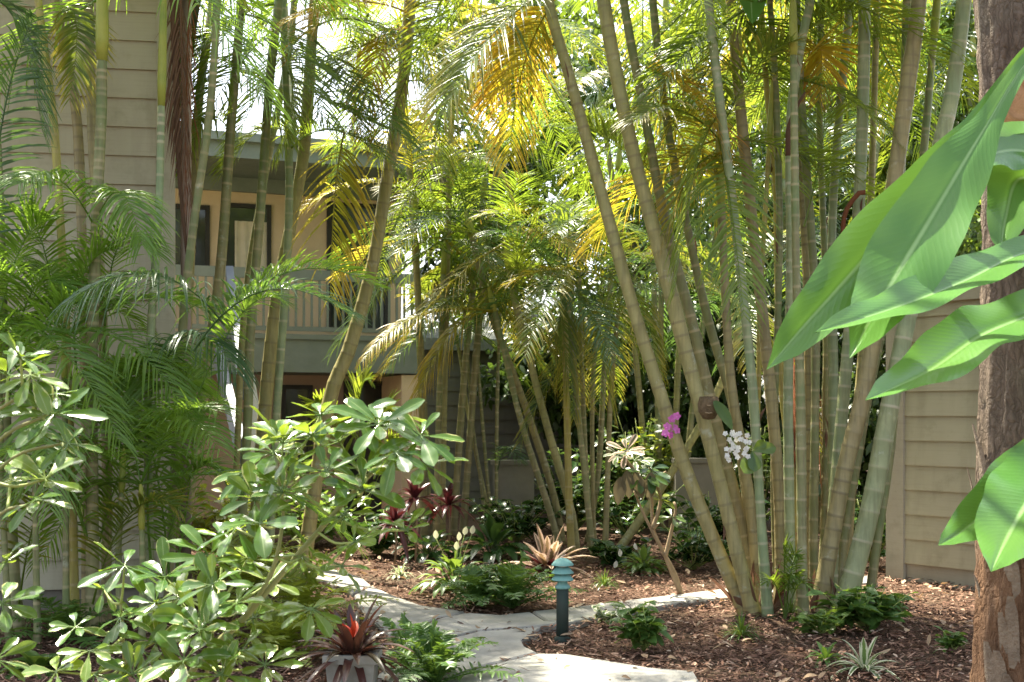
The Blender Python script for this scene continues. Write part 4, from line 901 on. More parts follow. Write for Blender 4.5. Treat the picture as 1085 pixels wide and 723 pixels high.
# crown overhead, it throws the dappled shade
limb = MB(); lv = MB()
topp = arr(cx[-1], tb0[1], 7.1)
for q in range(15):
    aa = RNG.uniform(0, 6.28); rr_ = RNG.uniform(.8, 5.2); c = topp + arr(rr_ * math.cos(aa) - .3, rr_ * math.sin(aa) + .2, RNG.uniform(.3, 2.6))
    limb.tube(spline([topp - (0, 0, .6), (topp + c) / 2 + (0, 0, .2), c], 8), np.linspace(.085, .015, 8), 6)
    m = 120; o = c + RNG.normal(size=(m, 3)) * (.5, .5, .3)
    lv.blades(o, nrm(RNG.normal(size=(m, 3)) - (0, 0, .4)), nrm(RNG.normal(size=(m, 3)) * .7 + (0, 0, 1)), .19 * RNG.uniform(.7, 1.2, m), .05, .2, .2, 3, 3, 'ovate')
limb.build('limbs', tm.m, bt); lv.build('crown', LM['broad'], bt)

# ------------------------------------------------------------------ big strap leaved fern on that trunk
nf = thing('birds_nest_fern', 'huge glossy bright green strap leaves reaching out from the rough trunk', 'fern', P(1150, 270, 5.35))
def big_leaf(pts, d, wpx, prof_s=None, normal=(0, -.75, .65), fold=.22, wave=.11, n=64, across=13, name='leaf', mat='nest', roll=0):
    ds = np.linspace(d[0], d[1], len(pts)); c = spline([P(x, y, dd) for (x, y), dd in zip(pts, ds)], n)
    T = nrm(np.gradient(c, axis=0)); N = np.asarray(normal, float); Wd = nrm(np.cross(T, N)); N = np.cross(Wd, T)
    u = np.linspace(0, 1, n)
    hw = np.interp(u, np.linspace(0, 1, len(wpx)), wpx) * np.linspace(d[0], d[1], n) / F
    hw *= np.clip((1 - u) / .06, 0, 1)**.6 * .98 + .02
    e = np.linspace(-1, 1, across); ph = RNG.uniform(0, 6)
    lift = hw[:, None] * np.abs(e) * fold + hw[:, None] * np.abs(e)**2 * wave * (np.sin(u * 17 + ph)[:, None] + .6 * np.sin(u[:, None] * 29 + 2 * e[None] + ph))
    lift += hw[:, None] * .006 * np.sin(u[:, None] * 48 - np.abs(e) * 5 + ph) * np.abs(e) - np.exp(-(e / .10)**2) * .004
    V = c[:, None] + Wd[:, None] * (hw[:, None] * e)[..., None] * (1 + .05 * np.sin(u * 23 + ph) * 1)[:, None, None] + N[:, None] * lift[..., None]
    i = np.arange(n-1)[:, None]*across; j = np.arange(across-1)[None]
    b = MB(); b.add(V, np.stack([i+j, i+j+1, i+across+j+1, i+across+j], -1).reshape(-1, 4), None, {'t': np.repeat(u, across), 'e': np.tile(np.abs(e), n), 'r': np.full(n*across, RNG.random()), 's': np.zeros(n*across)})
    return b.build(name, LM[mat], nf)
big_leaf([(1160, 10), (1088, 60), (1030, 138), (962, 222), (895, 298), (848, 350), (812, 392)], (5.2, 4.25), [8, 9, 9, 13, 27, 36, 35, 25, 5], normal=(.25, -.85, .45), fold=.16)
big_leaf([(1160, 20), (1092, 62), (1042, 138), (990, 225), (952, 288), (926, 332), (900, 380)], (5.1, 4.0), [8, 9, 9, 15, 33, 42, 41, 30, 5], normal=(.05, -.85, .5), fold=.14)
big_leaf([(1170, 250), (1085, 268), (1020, 298), (950, 325), (864, 352)], (5.0, 3.9), [10, 17, 22, 27, 26, 21, 4], normal=(.1, -.6, .8), fold=.3)
big_leaf([(1170, 300), (1100, 330), (1040, 355), (985, 392), (917, 424)], (5.1, 3.9), [12, 22, 30, 36, 34, 25, 5], normal=(.1, -.6, .8), fold=.32)
big_leaf([(1170, 440), (1105, 490), (1060, 530), (1020, 562), (994, 578)], (5.3, 4.5), [12, 26, 34, 30, 18, 4], normal=(.4, -.5, .75), fold=.22)
big_leaf([(1160, 440), (1120, 490), (1090, 530), (1068, 568), (1050, 606)], (5.2, 4.3), [14, 30, 44, 46, 34, 6], normal=(-.3, -.9, .35), fold=.12)
big_leaf([(1150, 180), (1110, 150), (1070, 140), (1035, 142), (1004, 154)], (5.3, 4.9), [10, 16, 18, 15, 10, 3], normal=(0, -.5, .9))
big_leaf([(1160, 210), (1120, 175), (1085, 160), (1055, 162), (1030, 176)], (5.3, 4.8), [12, 24, 32, 32, 24, 4], normal=(0, -.9, .3))
big_leaf([(1160, 240), (1120, 200), (1080, 190), (1066, 230), (1060, 268)], (5.3, 4.9), [12, 20, 26, 28, 22, 6], normal=(-.2, -1, .1))
big_leaf([(1165, 260), (1200, 180), (1260, 150), (1320, 190)], (5.3, 5.0), [12, 30, 40, 36, 6], normal=(0, -.5, .9))
big_leaf([(1165, 280), (1220, 300), (1280, 330), (1330, 400)], (5.3, 4.8), [12, 30, 40, 36, 6], normal=(0, -.5, .9))
rb = MB(); rb.lathe([(.001, -.22), (.1, -.18), (.17, -.05), (.16, .06), (.09, .12), (.001, .13)], P(1158, 268, 5.38), 14); rb.build('root_ball', husk_m, nf)

# ------------------------------------------------------------------ umbrella plants in the left foreground
RNG = np.random.default_rng(21)
def whorl(parent, c, axis, n, L, mat='umbrella', start=None, wid=.185, stalk=.02):
    c = np.asarray(c, float); axis = nrm(axis); ref = arr(1, 0, 0) if abs(axis[0]) < .8 else arr(0, 1, 0)
    s1 = nrm(np.cross(axis, ref)); s2 = np.cross(axis, s1)
    a = np.arange(n) * 2 * np.pi / n + RNG.uniform(0, 6) + RNG.normal(0, .10, n)
    tilt = RNG.normal(.08, .34, n) + .25 * RNG.normal()
    D = nrm(np.cos(a)[:, None] * s1 + np.sin(a)[:, None] * s2 + axis * tilt[:, None]); N = nrm(axis - D * tilt[:, None] + RNG.normal(0, .14, (n, 3)))
    b = MB(); LL = L * RNG.uniform(.72, 1.1, n)
    o = c + D * stalk
    b.blades(o, D, N, LL, LL * wid * RNG.uniform(.85, 1.15, n), RNG.uniform(.0, .22, n), .22, 10, 5, 'obovate', curl=RNG.uniform(-.06, .10, n), wave=.08)
    for k in range(n):
        b.tube([c, o[k] + D[k] * .01], [.0035, .0025], 5, {'t': np.zeros(2), 'e': np.ones(2) * .05, 'r': np.ones(2) * .8, 's': np.zeros(2)}, cap=False)
    return b.build('leaf_whorl', LM[mat], parent)
def umbrella(label, base, branches, group='umbrella plants in the foreground'):
    t = thing('umbrella_plant', label, 'shrub', base, group)
    for pts, r0, r1, whs in branches:
        pts = [np.asarray(p, float) for p in pts]
        c = spline(pts, 30); br = MB().tube(c, np.linspace(r0, r1, 30), 8).build('branch', branch_m, t)
        pet = MB()
        for (wx, wy, wd, L, n) in whs:
            w_ = P(wx, wy, wd); cand = c.copy(); dist = np.linalg.norm(cand - w_, axis=1) + np.maximum(0, cand[:, 2] - w_[2]) * 1.5
            q = c[np.argmin(dist)]; mid = (q + w_) / 2 + arr(0, 0, -.02)
            pet.tube(spline([q, mid, w_], 7), np.linspace(.0055, .0035, 7), 6)
            ax = nrm((w_ - q) * .9 + arr(RNG.normal(0, .12), -.16 + RNG.normal(0, .12), .30) )
            ax = nrm(ax * .4 + arr(RNG.normal(0, .2), -.24 + RNG.normal(0, .14), .62))
            whorl(br, w_, ax, n + (RNG.random() < .5), L * RNG.uniform(.68, 1.08), 'umbrella_young' if RNG.random() < .1 else 'umbrella')
        pet.build('petioles', petiole_m, br)
    return t
umbrella('variegated umbrella plant leaning up over the path with sunlit glossy whorls', P(175, 795, 4.3) * (1, 1, 0), [
  ([P(175, 1000, 4.3) * (1, 1, 0), P(190, 740, 4.3), P(265, 648, 4.25), P(340, 560, 4.2), P(395, 500, 4.15), P(432, 470, 4.1)], .017, .007,
   [(330, 462, 4.15, .15, 8), (402, 450, 4.1, .16, 9), (446, 462, 4.05, .14, 8), (450, 492, 4.0, .15, 8), (385, 498, 4.1, .14, 8), (385, 520, 4.0, .15, 8), (375, 575, 4.0, .12, 7), (362, 600, 4.1, .10, 6), (430, 562, 4.0, .11, 6), (425, 440, 4.2, .13, 8), (380, 440, 4.2, .14, 8), (420, 480, 3.95, .13, 8), (345, 500, 4.0, .13, 8), (365, 545, 4.15, .11, 7), (330, 645, 4.0, .13, 8), (360, 468, 4.3, .15, 8), (290, 480, 4.25, .14, 8)]),
  ([P(265, 648, 4.25), P(290, 600, 4.2), P(300, 545, 4.2), P(295, 505, 4.2)], .009, .005,
   [(300, 470, 4.2, .14, 8), (300, 522, 4.1, .15, 9), (270, 530, 4.2, .14, 8), (275, 555, 4.0, .15, 8), (320, 590, 4.2, .12, 7), (340, 440, 4.25, .14, 8), (262, 500, 4.3, .13, 8), (318, 505, 4.35, .13, 8), (250, 560, 4.3, .12, 7), (310, 452, 4.35, .13, 8)])])
umbrella('low umbrella plant with dark green whorls along the photo bottom', P(160, 830, 4.5) * (1, 1, 0), [
  ([P(200, 1050, 4.4) * (1, 1, 0), P(215, 760, 4.35), P(222, 690, 4.3), P(230, 640, 4.25)], .013, .006,
   [(222, 590, 4.25, .15, 9), (262, 592, 4.3, .15, 9), (210, 655, 4.1, .15, 8), (250, 640, 4.1, .13, 8), (212, 668, 4.0, .14, 8), (255, 690, 4.1, .14, 8), (195, 700, 4.0, .15, 8), (235, 715, 4.0, .15, 8), (175, 612, 4.4, .13, 8), (285, 618, 4.4, .12, 7), (238, 570, 4.5, .12, 7), (268, 655, 4.3, .13, 8), (190, 635, 4.4, .13, 8), (280, 705, 4.2, .12, 8), (225, 620, 4.0, .12, 8)]),
  ([P(150, 1050, 4.5) * (1, 1, 0), P(140, 780, 4.5), P(132, 700, 4.45), P(128, 640, 4.4)], .012, .005,
   [(132, 600, 4.4, .15, 9), (127, 655, 4.3, .13, 8), (95, 690, 4.2, .14, 8), (150, 690, 4.3, .12, 8), (100, 715, 4.2, .13, 8), (60, 712, 4.3, .14, 8), (165, 640, 4.5, .12, 7), (110, 625, 4.5, .12, 8), (140, 715, 4.2, .14, 8), (165, 680, 4.4, .12, 7), (80, 665, 4.4, .11, 7)])])
umbrella('umbrella plant whose thin branches reach in from the picture edge beside the house', P(-120, 900, 3.9) * (1, 1, 0), [
  ([P(-120, 1100, 3.9) * (1, 1, 0), P(-100, 700, 3.9), P(-60, 480, 3.85), P(-10, 440, 3.8), P(25, 418, 3.8)], .013, .005,
   [(32, 398, 3.8, .14, 8), (22, 380, 3.75, .13, 8), (8, 398, 3.9, .13, 7)]),
  ([P(-100, 700, 3.9), P(-60, 540, 3.85), P(0, 466, 3.8), P(45, 442, 3.8)], .009, .005, [(57, 440, 3.8, .15, 8), (60, 418, 3.85, .10, 6)]),
  ([P(-100, 700, 3.9), P(-50, 560, 3.85), P(10, 488, 3.8), P(66, 470, 3.8)], .008, .004, [(72, 470, 3.75, .11, 6), (48, 508, 3.8, .12, 7)]),
  ([P(-100, 720, 3.9), P(-50, 600, 3.85), P(0, 545, 3.8), P(32, 535, 3.8)], .008, .004, [(38, 530, 3.8, .11, 7), (12, 492, 3.9, .10, 6)]),
  ([P(-110, 760, 3.9), P(-60, 660, 3.8), P(-15, 610, 3.8)], .008, .004, [(6, 596, 3.8, .13, 8), (2, 640, 3.8, .13, 8), (-4, 700, 3.8, .14, 8)])])

# ------------------------------------------------------------------ small garden plants
def rosette(name, label, cat, base, n, L, w, mat, el=(75, 15), droop=.5, prof='strap', K=7, across=5, group=None, fold=.35, wave=0, stalk=None, part='leaves', parent=None, spread=.02):
    base = np.asarray(base, float); t = parent or thing(name, label, cat, base, group)
    f = np.linspace(0, 1, n); a = np.arange(n) * 2.4 + RNG.uniform(0, 6); e = np.radians(el[0] + (el[1] - el[0]) * f + RNG.normal(0, 7, n))
    D = np.c_[np.cos(a) * np.cos(e), np.sin(a) * np.cos(e), np.sin(e)]; N = np.c_[-np.cos(a) * np.sin(e), -np.sin(a) * np.sin(e), np.cos(e)]
    LL = L * RNG.uniform(.75, 1.1, n); b = MB(); o = base + D * (1, 1, 0) * spread + (0, 0, .01)
    if stalk:
        sl = stalk * RNG.uniform(.6, 1.1, n)
        for k in range(n): b.tube(spline([o[k], o[k] + D[k] * sl[k] * .5, o[k] + D[k] * sl[k]], 5), np.linspace(.006, .004, 5), 5, {'t': np.zeros(5), 'e': np.full(5, .05), 'r': np.full(5, .6), 's': np.zeros(5)}, cap=False)
        o = o + D * sl[:, None]; D = nrm(D * (1, 1, .45)); N = nrm(N + (0, 0, .6))
    b.blades(o, D, N, LL, w * RNG.uniform(.85, 1.1, n), droop * (.5 + f), fold, K, across, prof, wave=wave)
    b.build(part, LM[mat], t); return t
def spathes(t, pts, d, L=.09, mat='petal_cream'):
    st_ = MB(); sp = MB(); base = np.array(t.location)
    for (x, y) in pts:
        p = P(x, y, d); st_.tube(spline([base, (base + p) / 2 + (0, 0, .06), p], 8), np.linspace(.005, .003, 8), 5)
        sp = MB(); sp.blades([p], arr(RNG.normal(0, .2), -.1, 1), arr(RNG.normal(0, .5), -1, .2), L, L * .3, 0, .5, 8, 5, 'ovate', curl=-.1)
        sp.build('spathe', LM[mat], t)
    st_.build('flower_stalks', petiole_m, t)
gd = lambda px, py: EYE * F / (py - HY)

t = rosette('peace_lily', 'peace lily with cream spathes at the mulch edge beside the fern', 'plant', G(482, 628), 60, .22, .036, 'mid', (82, 10), .5, 'ovate', stalk=.26)
spathes(t, [(462, 571), (486, 573), (484, 583), (500, 566), (492, 567)], gd(0, 628), .085)
rosette('dark_leaf_plant', 'dark glossy broad leaved plant before the low beige wall', 'plant', G(522, 592), 34, .42, .075, 'dark_gloss', (80, 20), .5, 'ovate', stalk=.22)
rosette('dark_leaf_plant', 'dark leafy plant in shade under the red foliage near the ground floor', 'plant', G(455, 592), 30, .34, .06, 'dark_gloss', (75, 10), .6, 'ovate', stalk=.2)
t = rosette('small_peace_lily', 'low peace lily with upright white buds behind the twisted twigs', 'plant', G(682, 606), 44, .22, .035, 'mid', (75, 5), .5, 'ovate', stalk=.12)
spathes(t, [(657, 590), (675, 583), (651, 602)], gd(0, 606), .085, 'petal_white')
rosette('spider_plant', 'white striped spider plant at the bend of the path', 'plant', G(424, 612), 34, .28, .014, 'cream', (75, 5), .9)
# red rosette
t = rosette('tricolour_rosette', 'pink and cream striped rosette with maroon heart on mulch', 'plant', G(580, 608), 30, .62, .055, 'pinkish', (78, 18), .35, 'strap')
rosette('', '', '', G(580, 608), 26, .4, .034, 'maroon', (50, 0), .3, 'strap', parent=t, part='maroon_leaves')
# red ti plants in the shade
for (x, y, h, lab) in [(440, 596, .75, 'dark red ti plant standing before the ground floor wall'), (475, 585, .6, 'smaller maroon ti plant under the yellow hanging frond'), (418, 600, .5, 'low red ti plant behind the white striped spider plant')]:
    base = G(x, y); t = thing('ti_plant', lab, 'plant', base, 'red ti plants'); top = base + (0, 0, h)
    MB().tube([base, base * .5 + top * .5 + (.02, 0, 0), top], [.014, .012, .01], 7).build('stem', twig_m, t)
    rosette('', '', '', top - (0, 0, .05), 20, .38, .045, 'maroon', (80, -10), .5, 'lance', parent=t, part='red_leaves')

def fern(label, base, n, L, mat='fern', el=(70, 15), leaf=.09, up=None, group='ferns along the path', azr=None):
    base = np.asarray(base, float); t = thing('fern', label, 'fern', base, group)
    az = RNG.uniform(0, 6)
    for k in range(n):
        f = (k + .5) / n; az += 2.4; aa = az if azr is None else RNG.uniform(*azr); e = R(el[0] + (el[1] - el[0]) * f + RNG.normal(0, 6)); ln = L * RNG.uniform(.8, 1.15)
        h = arr(math.cos(aa), math.sin(aa), 0)
        mid = base + h * math.cos(e) * ln * .55 + (0, 0, math.sin(e) * ln * .65); tip = base + h * (math.cos(e) + .1) * ln * .9 + (0, 0, (math.sin(e) * .85 - .22) * ln)
        frond(t, base + (0, 0, .01), mid, tip, LM[mat], 15, leaf * RNG.uniform(.85, 1.1), .021, .15, fwd=.35, vee=.1, start=.16, wob=.08, detail=2)
    return t
fern('lush green fern with broad arching fronds at the mulch edge left of the path light', G(543, 646), 30, .66, leaf=.13, el=(82, 20))
fern('smaller fern crowding the peace lily by the concrete path', G(506, 644), 22, .5, leaf=.11, el=(80, 20))
fern('fern in the foreground with upright tips beside the potted bromeliad', G(462, 728), 28, .55, leaf=.10, el=(82, 15))
fern('narrow fern shoots over the concrete just behind the foreground fern', G(430, 712), 12, .5, leaf=.07, el=(85, 35))
fern('feathery yellow green fern in sun beneath the leaning umbrella plant', G(318, 668), 30, .8, 'lime', leaf=.15, el=(85, 15))
fern('pale sunny fern beside the grey leaning palm stems', G(262, 640), 30, .95, 'lime', leaf=.17, el=(85, 25))
fern('shaded fern at the foot of the taupe house', G(70, 680), 16, .6, 'fern', leaf=.12)
fern('fern sprig half hidden below the leaning umbrella plant stem', G(296, 700), 24, .6, 'lime', leaf=.12, el=(85, 15))

def tuft(label, base, n, L, mat='mid'):
    return rosette('grass_tuft', label, 'grass tuft', base, n, L, .006, mat, (85, 20), .7, 'strap', 5, 3, group='grass tufts in the mulch')
tuft('dark grass tuft right behind the path light', G(641, 622), 60, .26)
tuft('strappy grass tuft at the front foot of the fanned stems', G(786, 676), 70, .30)
tuft('thin grass tuft between the fanned stems and the shrubby seedlings', G(838, 652), 40, .24)
# palm seedling at clump base
t = thing('palm_seedling', 'small palm shoot sprouting at the base of the fanned stems', 'palm', G(832, 658))
for (tx, ty) in [(812, 618), (830, 580), (846, 590), (856, 622), (840, 612)]:
    d_ = gd(0, 658); frond(t, P(832, 656, d_), P((832 + tx) / 2 + (tx - 832) * .1, ty - 18, d_), P(tx, ty, d_ - .15), LM['palm'], 18, .2, .011, .3, fwd=1.2, start=.3)
# shrubs
def leafy(name, label, base, n, h, spread, L, w, mat, cat='plant', group=None, prof='ovate'):
    base = np.asarray(base, float); t = thing(name, label, cat, base, group); tw = MB(); lf = MB()
    for k in range(n):
        aa = RNG.uniform(0, 6.28); tip = base + (math.cos(aa) * spread * RNG.random()**.6, math.sin(aa) * spread * RNG.random()**.6, h * RNG.uniform(.4, 1))
        c = spline([base, (base + tip) / 2 + RNG.normal(0, .02, 3), tip], 6); tw.tube(c, np.linspace(.006, .003, 6), 5)
        m = 9; q = RNG.uniform(.35, 1, m); o = np.stack([np.interp(q, np.linspace(0, 1, 6), c[:, z]) for z in range(3)], -1)
        a = RNG.uniform(0, 6.28, m); D = np.c_[np.cos(a), np.sin(a), RNG.normal(.25, .3, m)]
        lf.blades(o, D, nrm(np.c_[RNG.normal(0, .35, (m, 2)), np.ones(m)]), L * RNG.uniform(.7, 1.15, m), w * RNG.uniform(.8, 1.1, m), .3, .25, 6, 5, prof)
    tw.build('twigs', petiole_m, t); lf.build('leaves', LM[mat], t); return t
leafy('leafy_shrub', 'yellow green leafy seedling on mulch by the branch path', G(682, 690), 16, .34, .19, .13, .038, 'fern')
leafy('leafy_shrub', 'pale variegated seedling just right of the path light', G(645, 662), 7, .16, .14, .09, .028, 'cream')
leafy('leafy_shrub', 'low shrub with blue green leaves right of the fanned stems', G(918, 668), 26, .36, .38, .15, .042, 'fern')
leafy('leafy_shrub', 'small green shrub before the shed corner', G(942, 655), 12, .22, .2, .11, .03, 'fern')
leafy('leafy_shrub', 'sprawling green seedling at the mulch front of the fanned stems', G(868, 672), 10, .22, .24, .12, .034, 'mid')
leafy('leafy_shrub', 'tiny weed by the foot of the rough trunk', G(1010, 690), 7, .14, .12, .09, .026, 'mid')
rosette('striped_plant', 'white striped plant with long leaves catching the sun before the low shrub', 'plant', G(916, 712), 22, .34, .024, 'cream', (75, 5), .6, 'lance')
rosette('low_strap_plant', 'tuft of broad green straps low beside the striped plant', 'plant', G(875, 700), 18, .2, .02, 'fern', (65, 5), .6, 'lance')
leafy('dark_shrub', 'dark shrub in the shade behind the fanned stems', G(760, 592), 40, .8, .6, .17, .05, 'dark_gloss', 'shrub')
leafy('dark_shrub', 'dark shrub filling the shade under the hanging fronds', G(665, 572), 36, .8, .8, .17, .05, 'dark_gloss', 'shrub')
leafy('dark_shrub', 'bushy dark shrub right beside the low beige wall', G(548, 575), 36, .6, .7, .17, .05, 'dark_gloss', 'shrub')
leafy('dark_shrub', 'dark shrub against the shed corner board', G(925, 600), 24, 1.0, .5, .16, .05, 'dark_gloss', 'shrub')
leafy('green_shrub', 'sunny shrub under the outdoor stair', G(240, 600), 30, 1.0, .6, .16, .045, 'lime', 'shrub')
leafy('green_shrub', 'bushy green shrub hiding the ground floor wall left of the door', G(330, 578), 40, .9, .9, .18, .05, 'mid', 'shrub')
leafy('green_shrub', 'bright leafy shrub glowing behind the diagonal tan stem', G(690, 560), 24, 1.9, .5, .17, .05, 'lime', 'shrub')
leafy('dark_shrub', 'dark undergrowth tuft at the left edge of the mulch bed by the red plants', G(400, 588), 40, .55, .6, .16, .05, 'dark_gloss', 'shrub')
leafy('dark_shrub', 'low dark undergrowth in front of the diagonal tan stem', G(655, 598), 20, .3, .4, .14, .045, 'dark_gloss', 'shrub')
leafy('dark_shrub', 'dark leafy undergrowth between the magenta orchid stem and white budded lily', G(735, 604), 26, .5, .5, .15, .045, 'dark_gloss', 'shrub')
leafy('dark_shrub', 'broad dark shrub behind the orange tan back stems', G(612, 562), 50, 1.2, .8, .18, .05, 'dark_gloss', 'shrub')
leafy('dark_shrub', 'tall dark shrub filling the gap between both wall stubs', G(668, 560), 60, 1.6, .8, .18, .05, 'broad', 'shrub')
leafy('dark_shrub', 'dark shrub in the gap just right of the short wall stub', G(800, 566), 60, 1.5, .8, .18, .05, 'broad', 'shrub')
rosette('low_strap_plant', 'low green leaves at the foundation of the taupe house', 'plant', G(40, 712), 26, .3, .05, 'mid', (60, 5), .6, 'ovate')

# twisted croton with pale leaves
t = thing('twisted_shrub', 'twiggy shrub with bare curling branches and white pink leaves', 'shrub', G(722, 632))
d_ = gd(0, 632)
tw = MB()
for pts in [[(722, 632), (705, 590), (692, 560), (690, 525), (678, 505)], [(722, 632), (716, 610), (700, 580), (682, 545), (672, 520)], [(692, 560), (700, 530), (694, 510), (688, 495)], [(705, 590), (712, 560), (716, 540), (714, 532)], [(692, 560), (700, 552), (712, 548)], [(678, 505), (665, 490), (658, 478)], [(690, 525), (700, 505), (706, 500)]]:
    tw.tube(spline([P(x, y, d_ + .02 * k) for k, (x, y) in enumerate(pts)], 14), np.linspace(.022, .010, 14), 7)
tw.build('branches', twig_m, t)
for (x, y, L_, n_, mt) in [(680, 500, .22, 11, 'mid'), (664, 478, .18, 9, 'pinkish'), (672, 488, .17, 7, 'cream'), (700, 530, .16, 6, 'lime'), (712, 548, .15, 6, 'mid'), (655, 482, .15, 6, 'cream'), (690, 497, .2, 8, 'dark_gloss')]:
    whorl(t, P(x, y, d_ - .05), arr(RNG.normal(0, .2), -.5, .8), n_, L_, mt, wid=.17).name = 'leaf_whorl'
hb = MB()
for (x, y) in [(664, 498), (690, 500), (672, 500), (658, 505)]:
    hb.blades([P(x, y, d_ - .1)], arr(RNG.normal(0, .15), -.1, -1), arr(0, -1, 0), .26, .06, 0, .5, 8, 5, 'ovate', curl=.1)
hb.build('dry_leaves', leaf_mat('withered_leaf', (.10, .085, .05), (.17, .14, .08), trans=(.2, .16, .08), tf=.25, rough=.7, spec=.2), t)
# ------------------------------------------------------------------ orchids mounted on the stems
def orchid(label, spots, c, d, mat, size, leaves=None):
    t = thing('orchid', label, 'orchid', P(*c, d), 'orchids tied to the palm stems')
    for (x, y) in spots:
        m = 5; a = np.arange(m) * 2*np.pi/5 + RNG.uniform(0, 6); p = P(x, y, d - .02 - .04 * RNG.random()); ax = nrm(arr(RNG.normal(0, .3), -1, RNG.normal(.1, .25)))
        s1 = nrm(np.cross(ax, arr(0, 0, 1))); s2 = np.cross(ax, s1)
        D = np.cos(a)[:, None] * s1 + np.sin(a)[:, None] * s2
        b = MB().blades(np.repeat([p], m, 0), D + ax * .15, np.repeat([ax], m, 0), size, size * .42, 0, .1, 6, 5, 'ovate', curl=.12)
        b.blades([p + ax * .004], ax * .6 - (0, 0, .6), ax, size * .55, size * .25, .1, -.4, 4, 5, 'ovate')
        b.build('flower', LM[mat], t)
    st_ = MB()
    st_.tube(spline([P(*c, d), P((c[0] + spots[0][0]) / 2, (c[1] + spots[0][1]) / 2 - 4, d - .03), P(*spots[0], d - .02)], 8), .004, 5); st_.tube(spline([P(*spots[0], d - .02), P(*spots[-1], d - .02)], 5) , .003, 5)
    st_.build('flower_stalk', petiole_m, t)
    if leaves:
        for (x0, y0, x1, y1, wd) in leaves:
            MB().blades([P(x0, y0, d)], P(x1, y1, d - .05) - P(x0, y0, d), arr(.2, -1, .3), np.linalg.norm(P(x1, y1, d) - P(x0, y0, d)), wd, .12, .25, 9, 5, 'obovate').build('leaf', LM['mid'], t)
    return t
orchid('magenta orchid spray hanging on the bare stem', [(712, 444), (717, 441), (707, 452), (714, 453), (705, 459), (711, 461), (717, 456)], (714, 470), 10.05, 'petal_pink', .036)
orchid('white orchid cluster with green paddle leaves on the stems', [(x + RNG.normal(0, 2), y + RNG.normal(0, 2)) for x in (770, 775, 780, 785, 790) for y in (459, 464, 469, 474, 480, 485)], (796, 478), 9.9, 'petal_white', .024, [(798, 478, 822, 472, .05), (798, 480, 788, 500, .07), (797, 478, 800, 498, .06), (798, 476, 812, 466, .04)])
t = thing('coconut_planter', 'brown husk planter with one green leaf tied to bare stem', 'planter', P(752, 440, 10.0))
hb = MB(); hb.lathe([(.001, -.10), (.05, -.09), (.085, -.03), (.09, .03), (.075, .09), (.06, .07), (.001, .05)], P(751, 432, 10.02), 14); hb.build('husk', husk_m, t)
for q in range(2): MB().tube([P(741, 428 + 8 * q, 10.02), P(751, 430 + 8 * q, 9.92), P(763, 428 + 8 * q, 10.02)], .006, 6).build('tie', twig_m, t)
MB().blades([P(756, 424, 9.95)], P(774, 450, 9.85) - P(756, 424, 9.95), arr(.4, -1, .5), .28, .06, .1, .3, 9, 5, 'ovate').build('leaf', LM['mid'], t)
# climbing plant high on the brown stem: one lit leaf hanging into view
t = thing('climbing_vine', 'heart leaved vine high on a bare stem with one pale leaf hanging', 'vine', P(790, -30, 10.4))
MB().tube(spline([P(786, 60, 10.56), P(782, 0, 10.5), P(788, -60, 10.5), P(780, -120, 10.6)], 12), .012, 6).build('vine_stem', petiole_m, t)
for (x0, y0, x1, y1, wd) in [(794, -30, 797, 22, .13), (784, -70, 760, -30, .12), (786, -100, 820, -60, .13)]:
    p0, p1 = P(x0, y0, 10.3), P(x1, y1, 10.05)
    MB().blades([p0], p1 - p0, arr(.2, -1, .3), np.linalg.norm(p1 - p0), wd, .05, .25, 10, 5, 'ovate').build('leaf', LM['nest'], t)

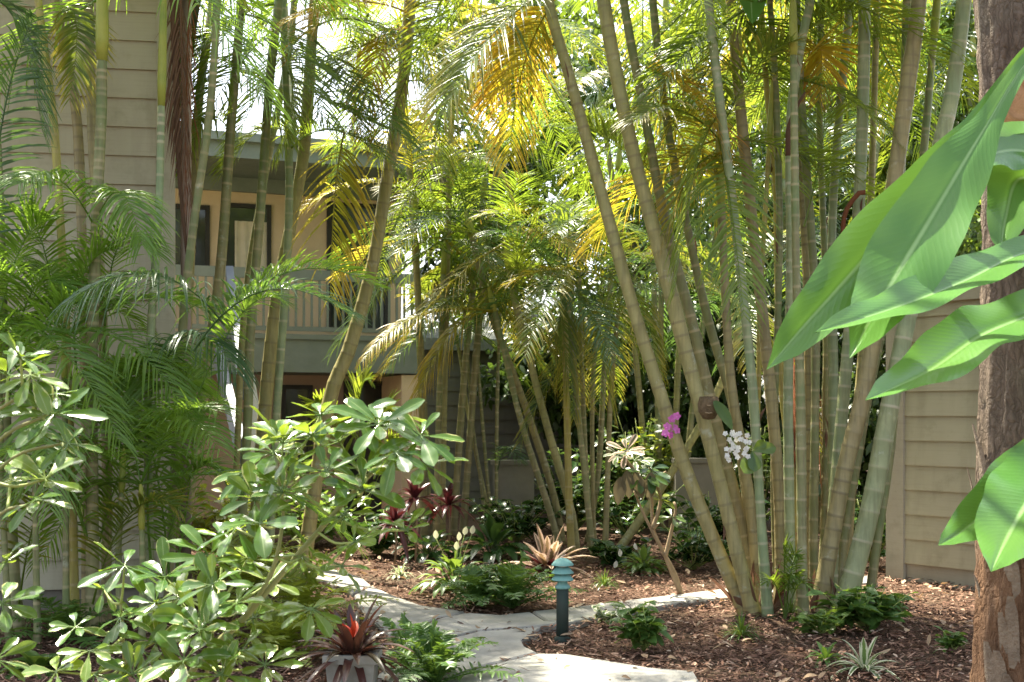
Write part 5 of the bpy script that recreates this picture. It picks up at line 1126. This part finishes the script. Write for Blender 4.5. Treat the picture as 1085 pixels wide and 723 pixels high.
# ------------------------------------------------------------------ potted bromeliad
pb = G(374, 740); t = thing('square_pot', 'weathered square concrete pot at the photo bottom beside the path', 'pot', pb)
z1 = EYE - (690 - HY) * pb[1] / F
b = MB(); hw0, hw1 = .12, .14
def ring(h, z): return [(pb[0]-h, pb[1]-h, z), (pb[0]+h, pb[1]-h, z), (pb[0]+h, pb[1]+h, z), (pb[0]-h, pb[1]+h, z)]
V = ring(hw0, 0) + ring(hw1, z1 - .05) + ring(hw1 + .015, z1 - .048) + ring(hw1 + .015, z1) + ring(hw1 - .02, z1) + ring(hw1 - .03, z1 - .06)
Q = [(4*k + j, 4*k + (j+1) % 4, 4*k + 4 + (j+1) % 4, 4*k + 4 + j) for k in range(5) for j in range(4)]
b.add(V, Q); b.build('pot_body', pot_m, t, False)
MB().add(ring(hw1 - .031, z1 - .055), [(0, 1, 2, 3)]).build('soil', gm.m, t, False)
bp = arr(pb[0], pb[1], z1 - .05)
t = rosette('bromeliad', 'dark maroon bromeliad with scarlet centre growing in the square pot', 'plant', bp, 46, .5, .028, 'maroon_green', (70, 0), .5, 'strap', fold=.4)
rosette('', '', '', bp + (0, 0, .12), 6, .16, .024, 'scarlet', (85, 45), .2, 'lance', parent=t, part='scarlet_bracts')

# ------------------------------------------------------------------ path light
pl = G(596, 678); hgt = .60; sc_ = pl[1] / F
t = thing('path_light', 'dark green bollard path light with tiered verdigris hood', 'path light', pl)
MB().lathe([(.001, -.05), (.045, -.05), (.045, .372), (.038, .38), (.001, .38)], (pl[0], pl[1], 0), 20).build('post', post_m, t)
MB().lathe([(.062, -.01), (.062, .012), (.046, .03)], (pl[0], pl[1], 0), 20).build('ground_collar', post_m, t)
MB().lathe([(.03, .37), (.03, .56)], (pl[0], pl[1], 0), 14).build('lens', lens_m, t)
for z in (.452, .502):
    MB().lathe([(.034, z + .034), (.05, z + .030), (.082, z - .008), (.082, z - .014), (.048, z + .018), (.034, z + .02)], (pl[0], pl[1], 0), 24).build('louvre_ring', verdi_m, t)
MB().lathe([(.082, .548), (.082, .554), (.062, .578), (.035, .595), (.012, .602), (.001, .603)], (pl[0], pl[1], 0), 24).build('cap', verdi_m, t)
MB().lathe([(.05, .376), (.056, .38), (.056, .395), (.04, .41), (.034, .43)], (pl[0], pl[1], 0), 20).build('hood_base', verdi_m, t)
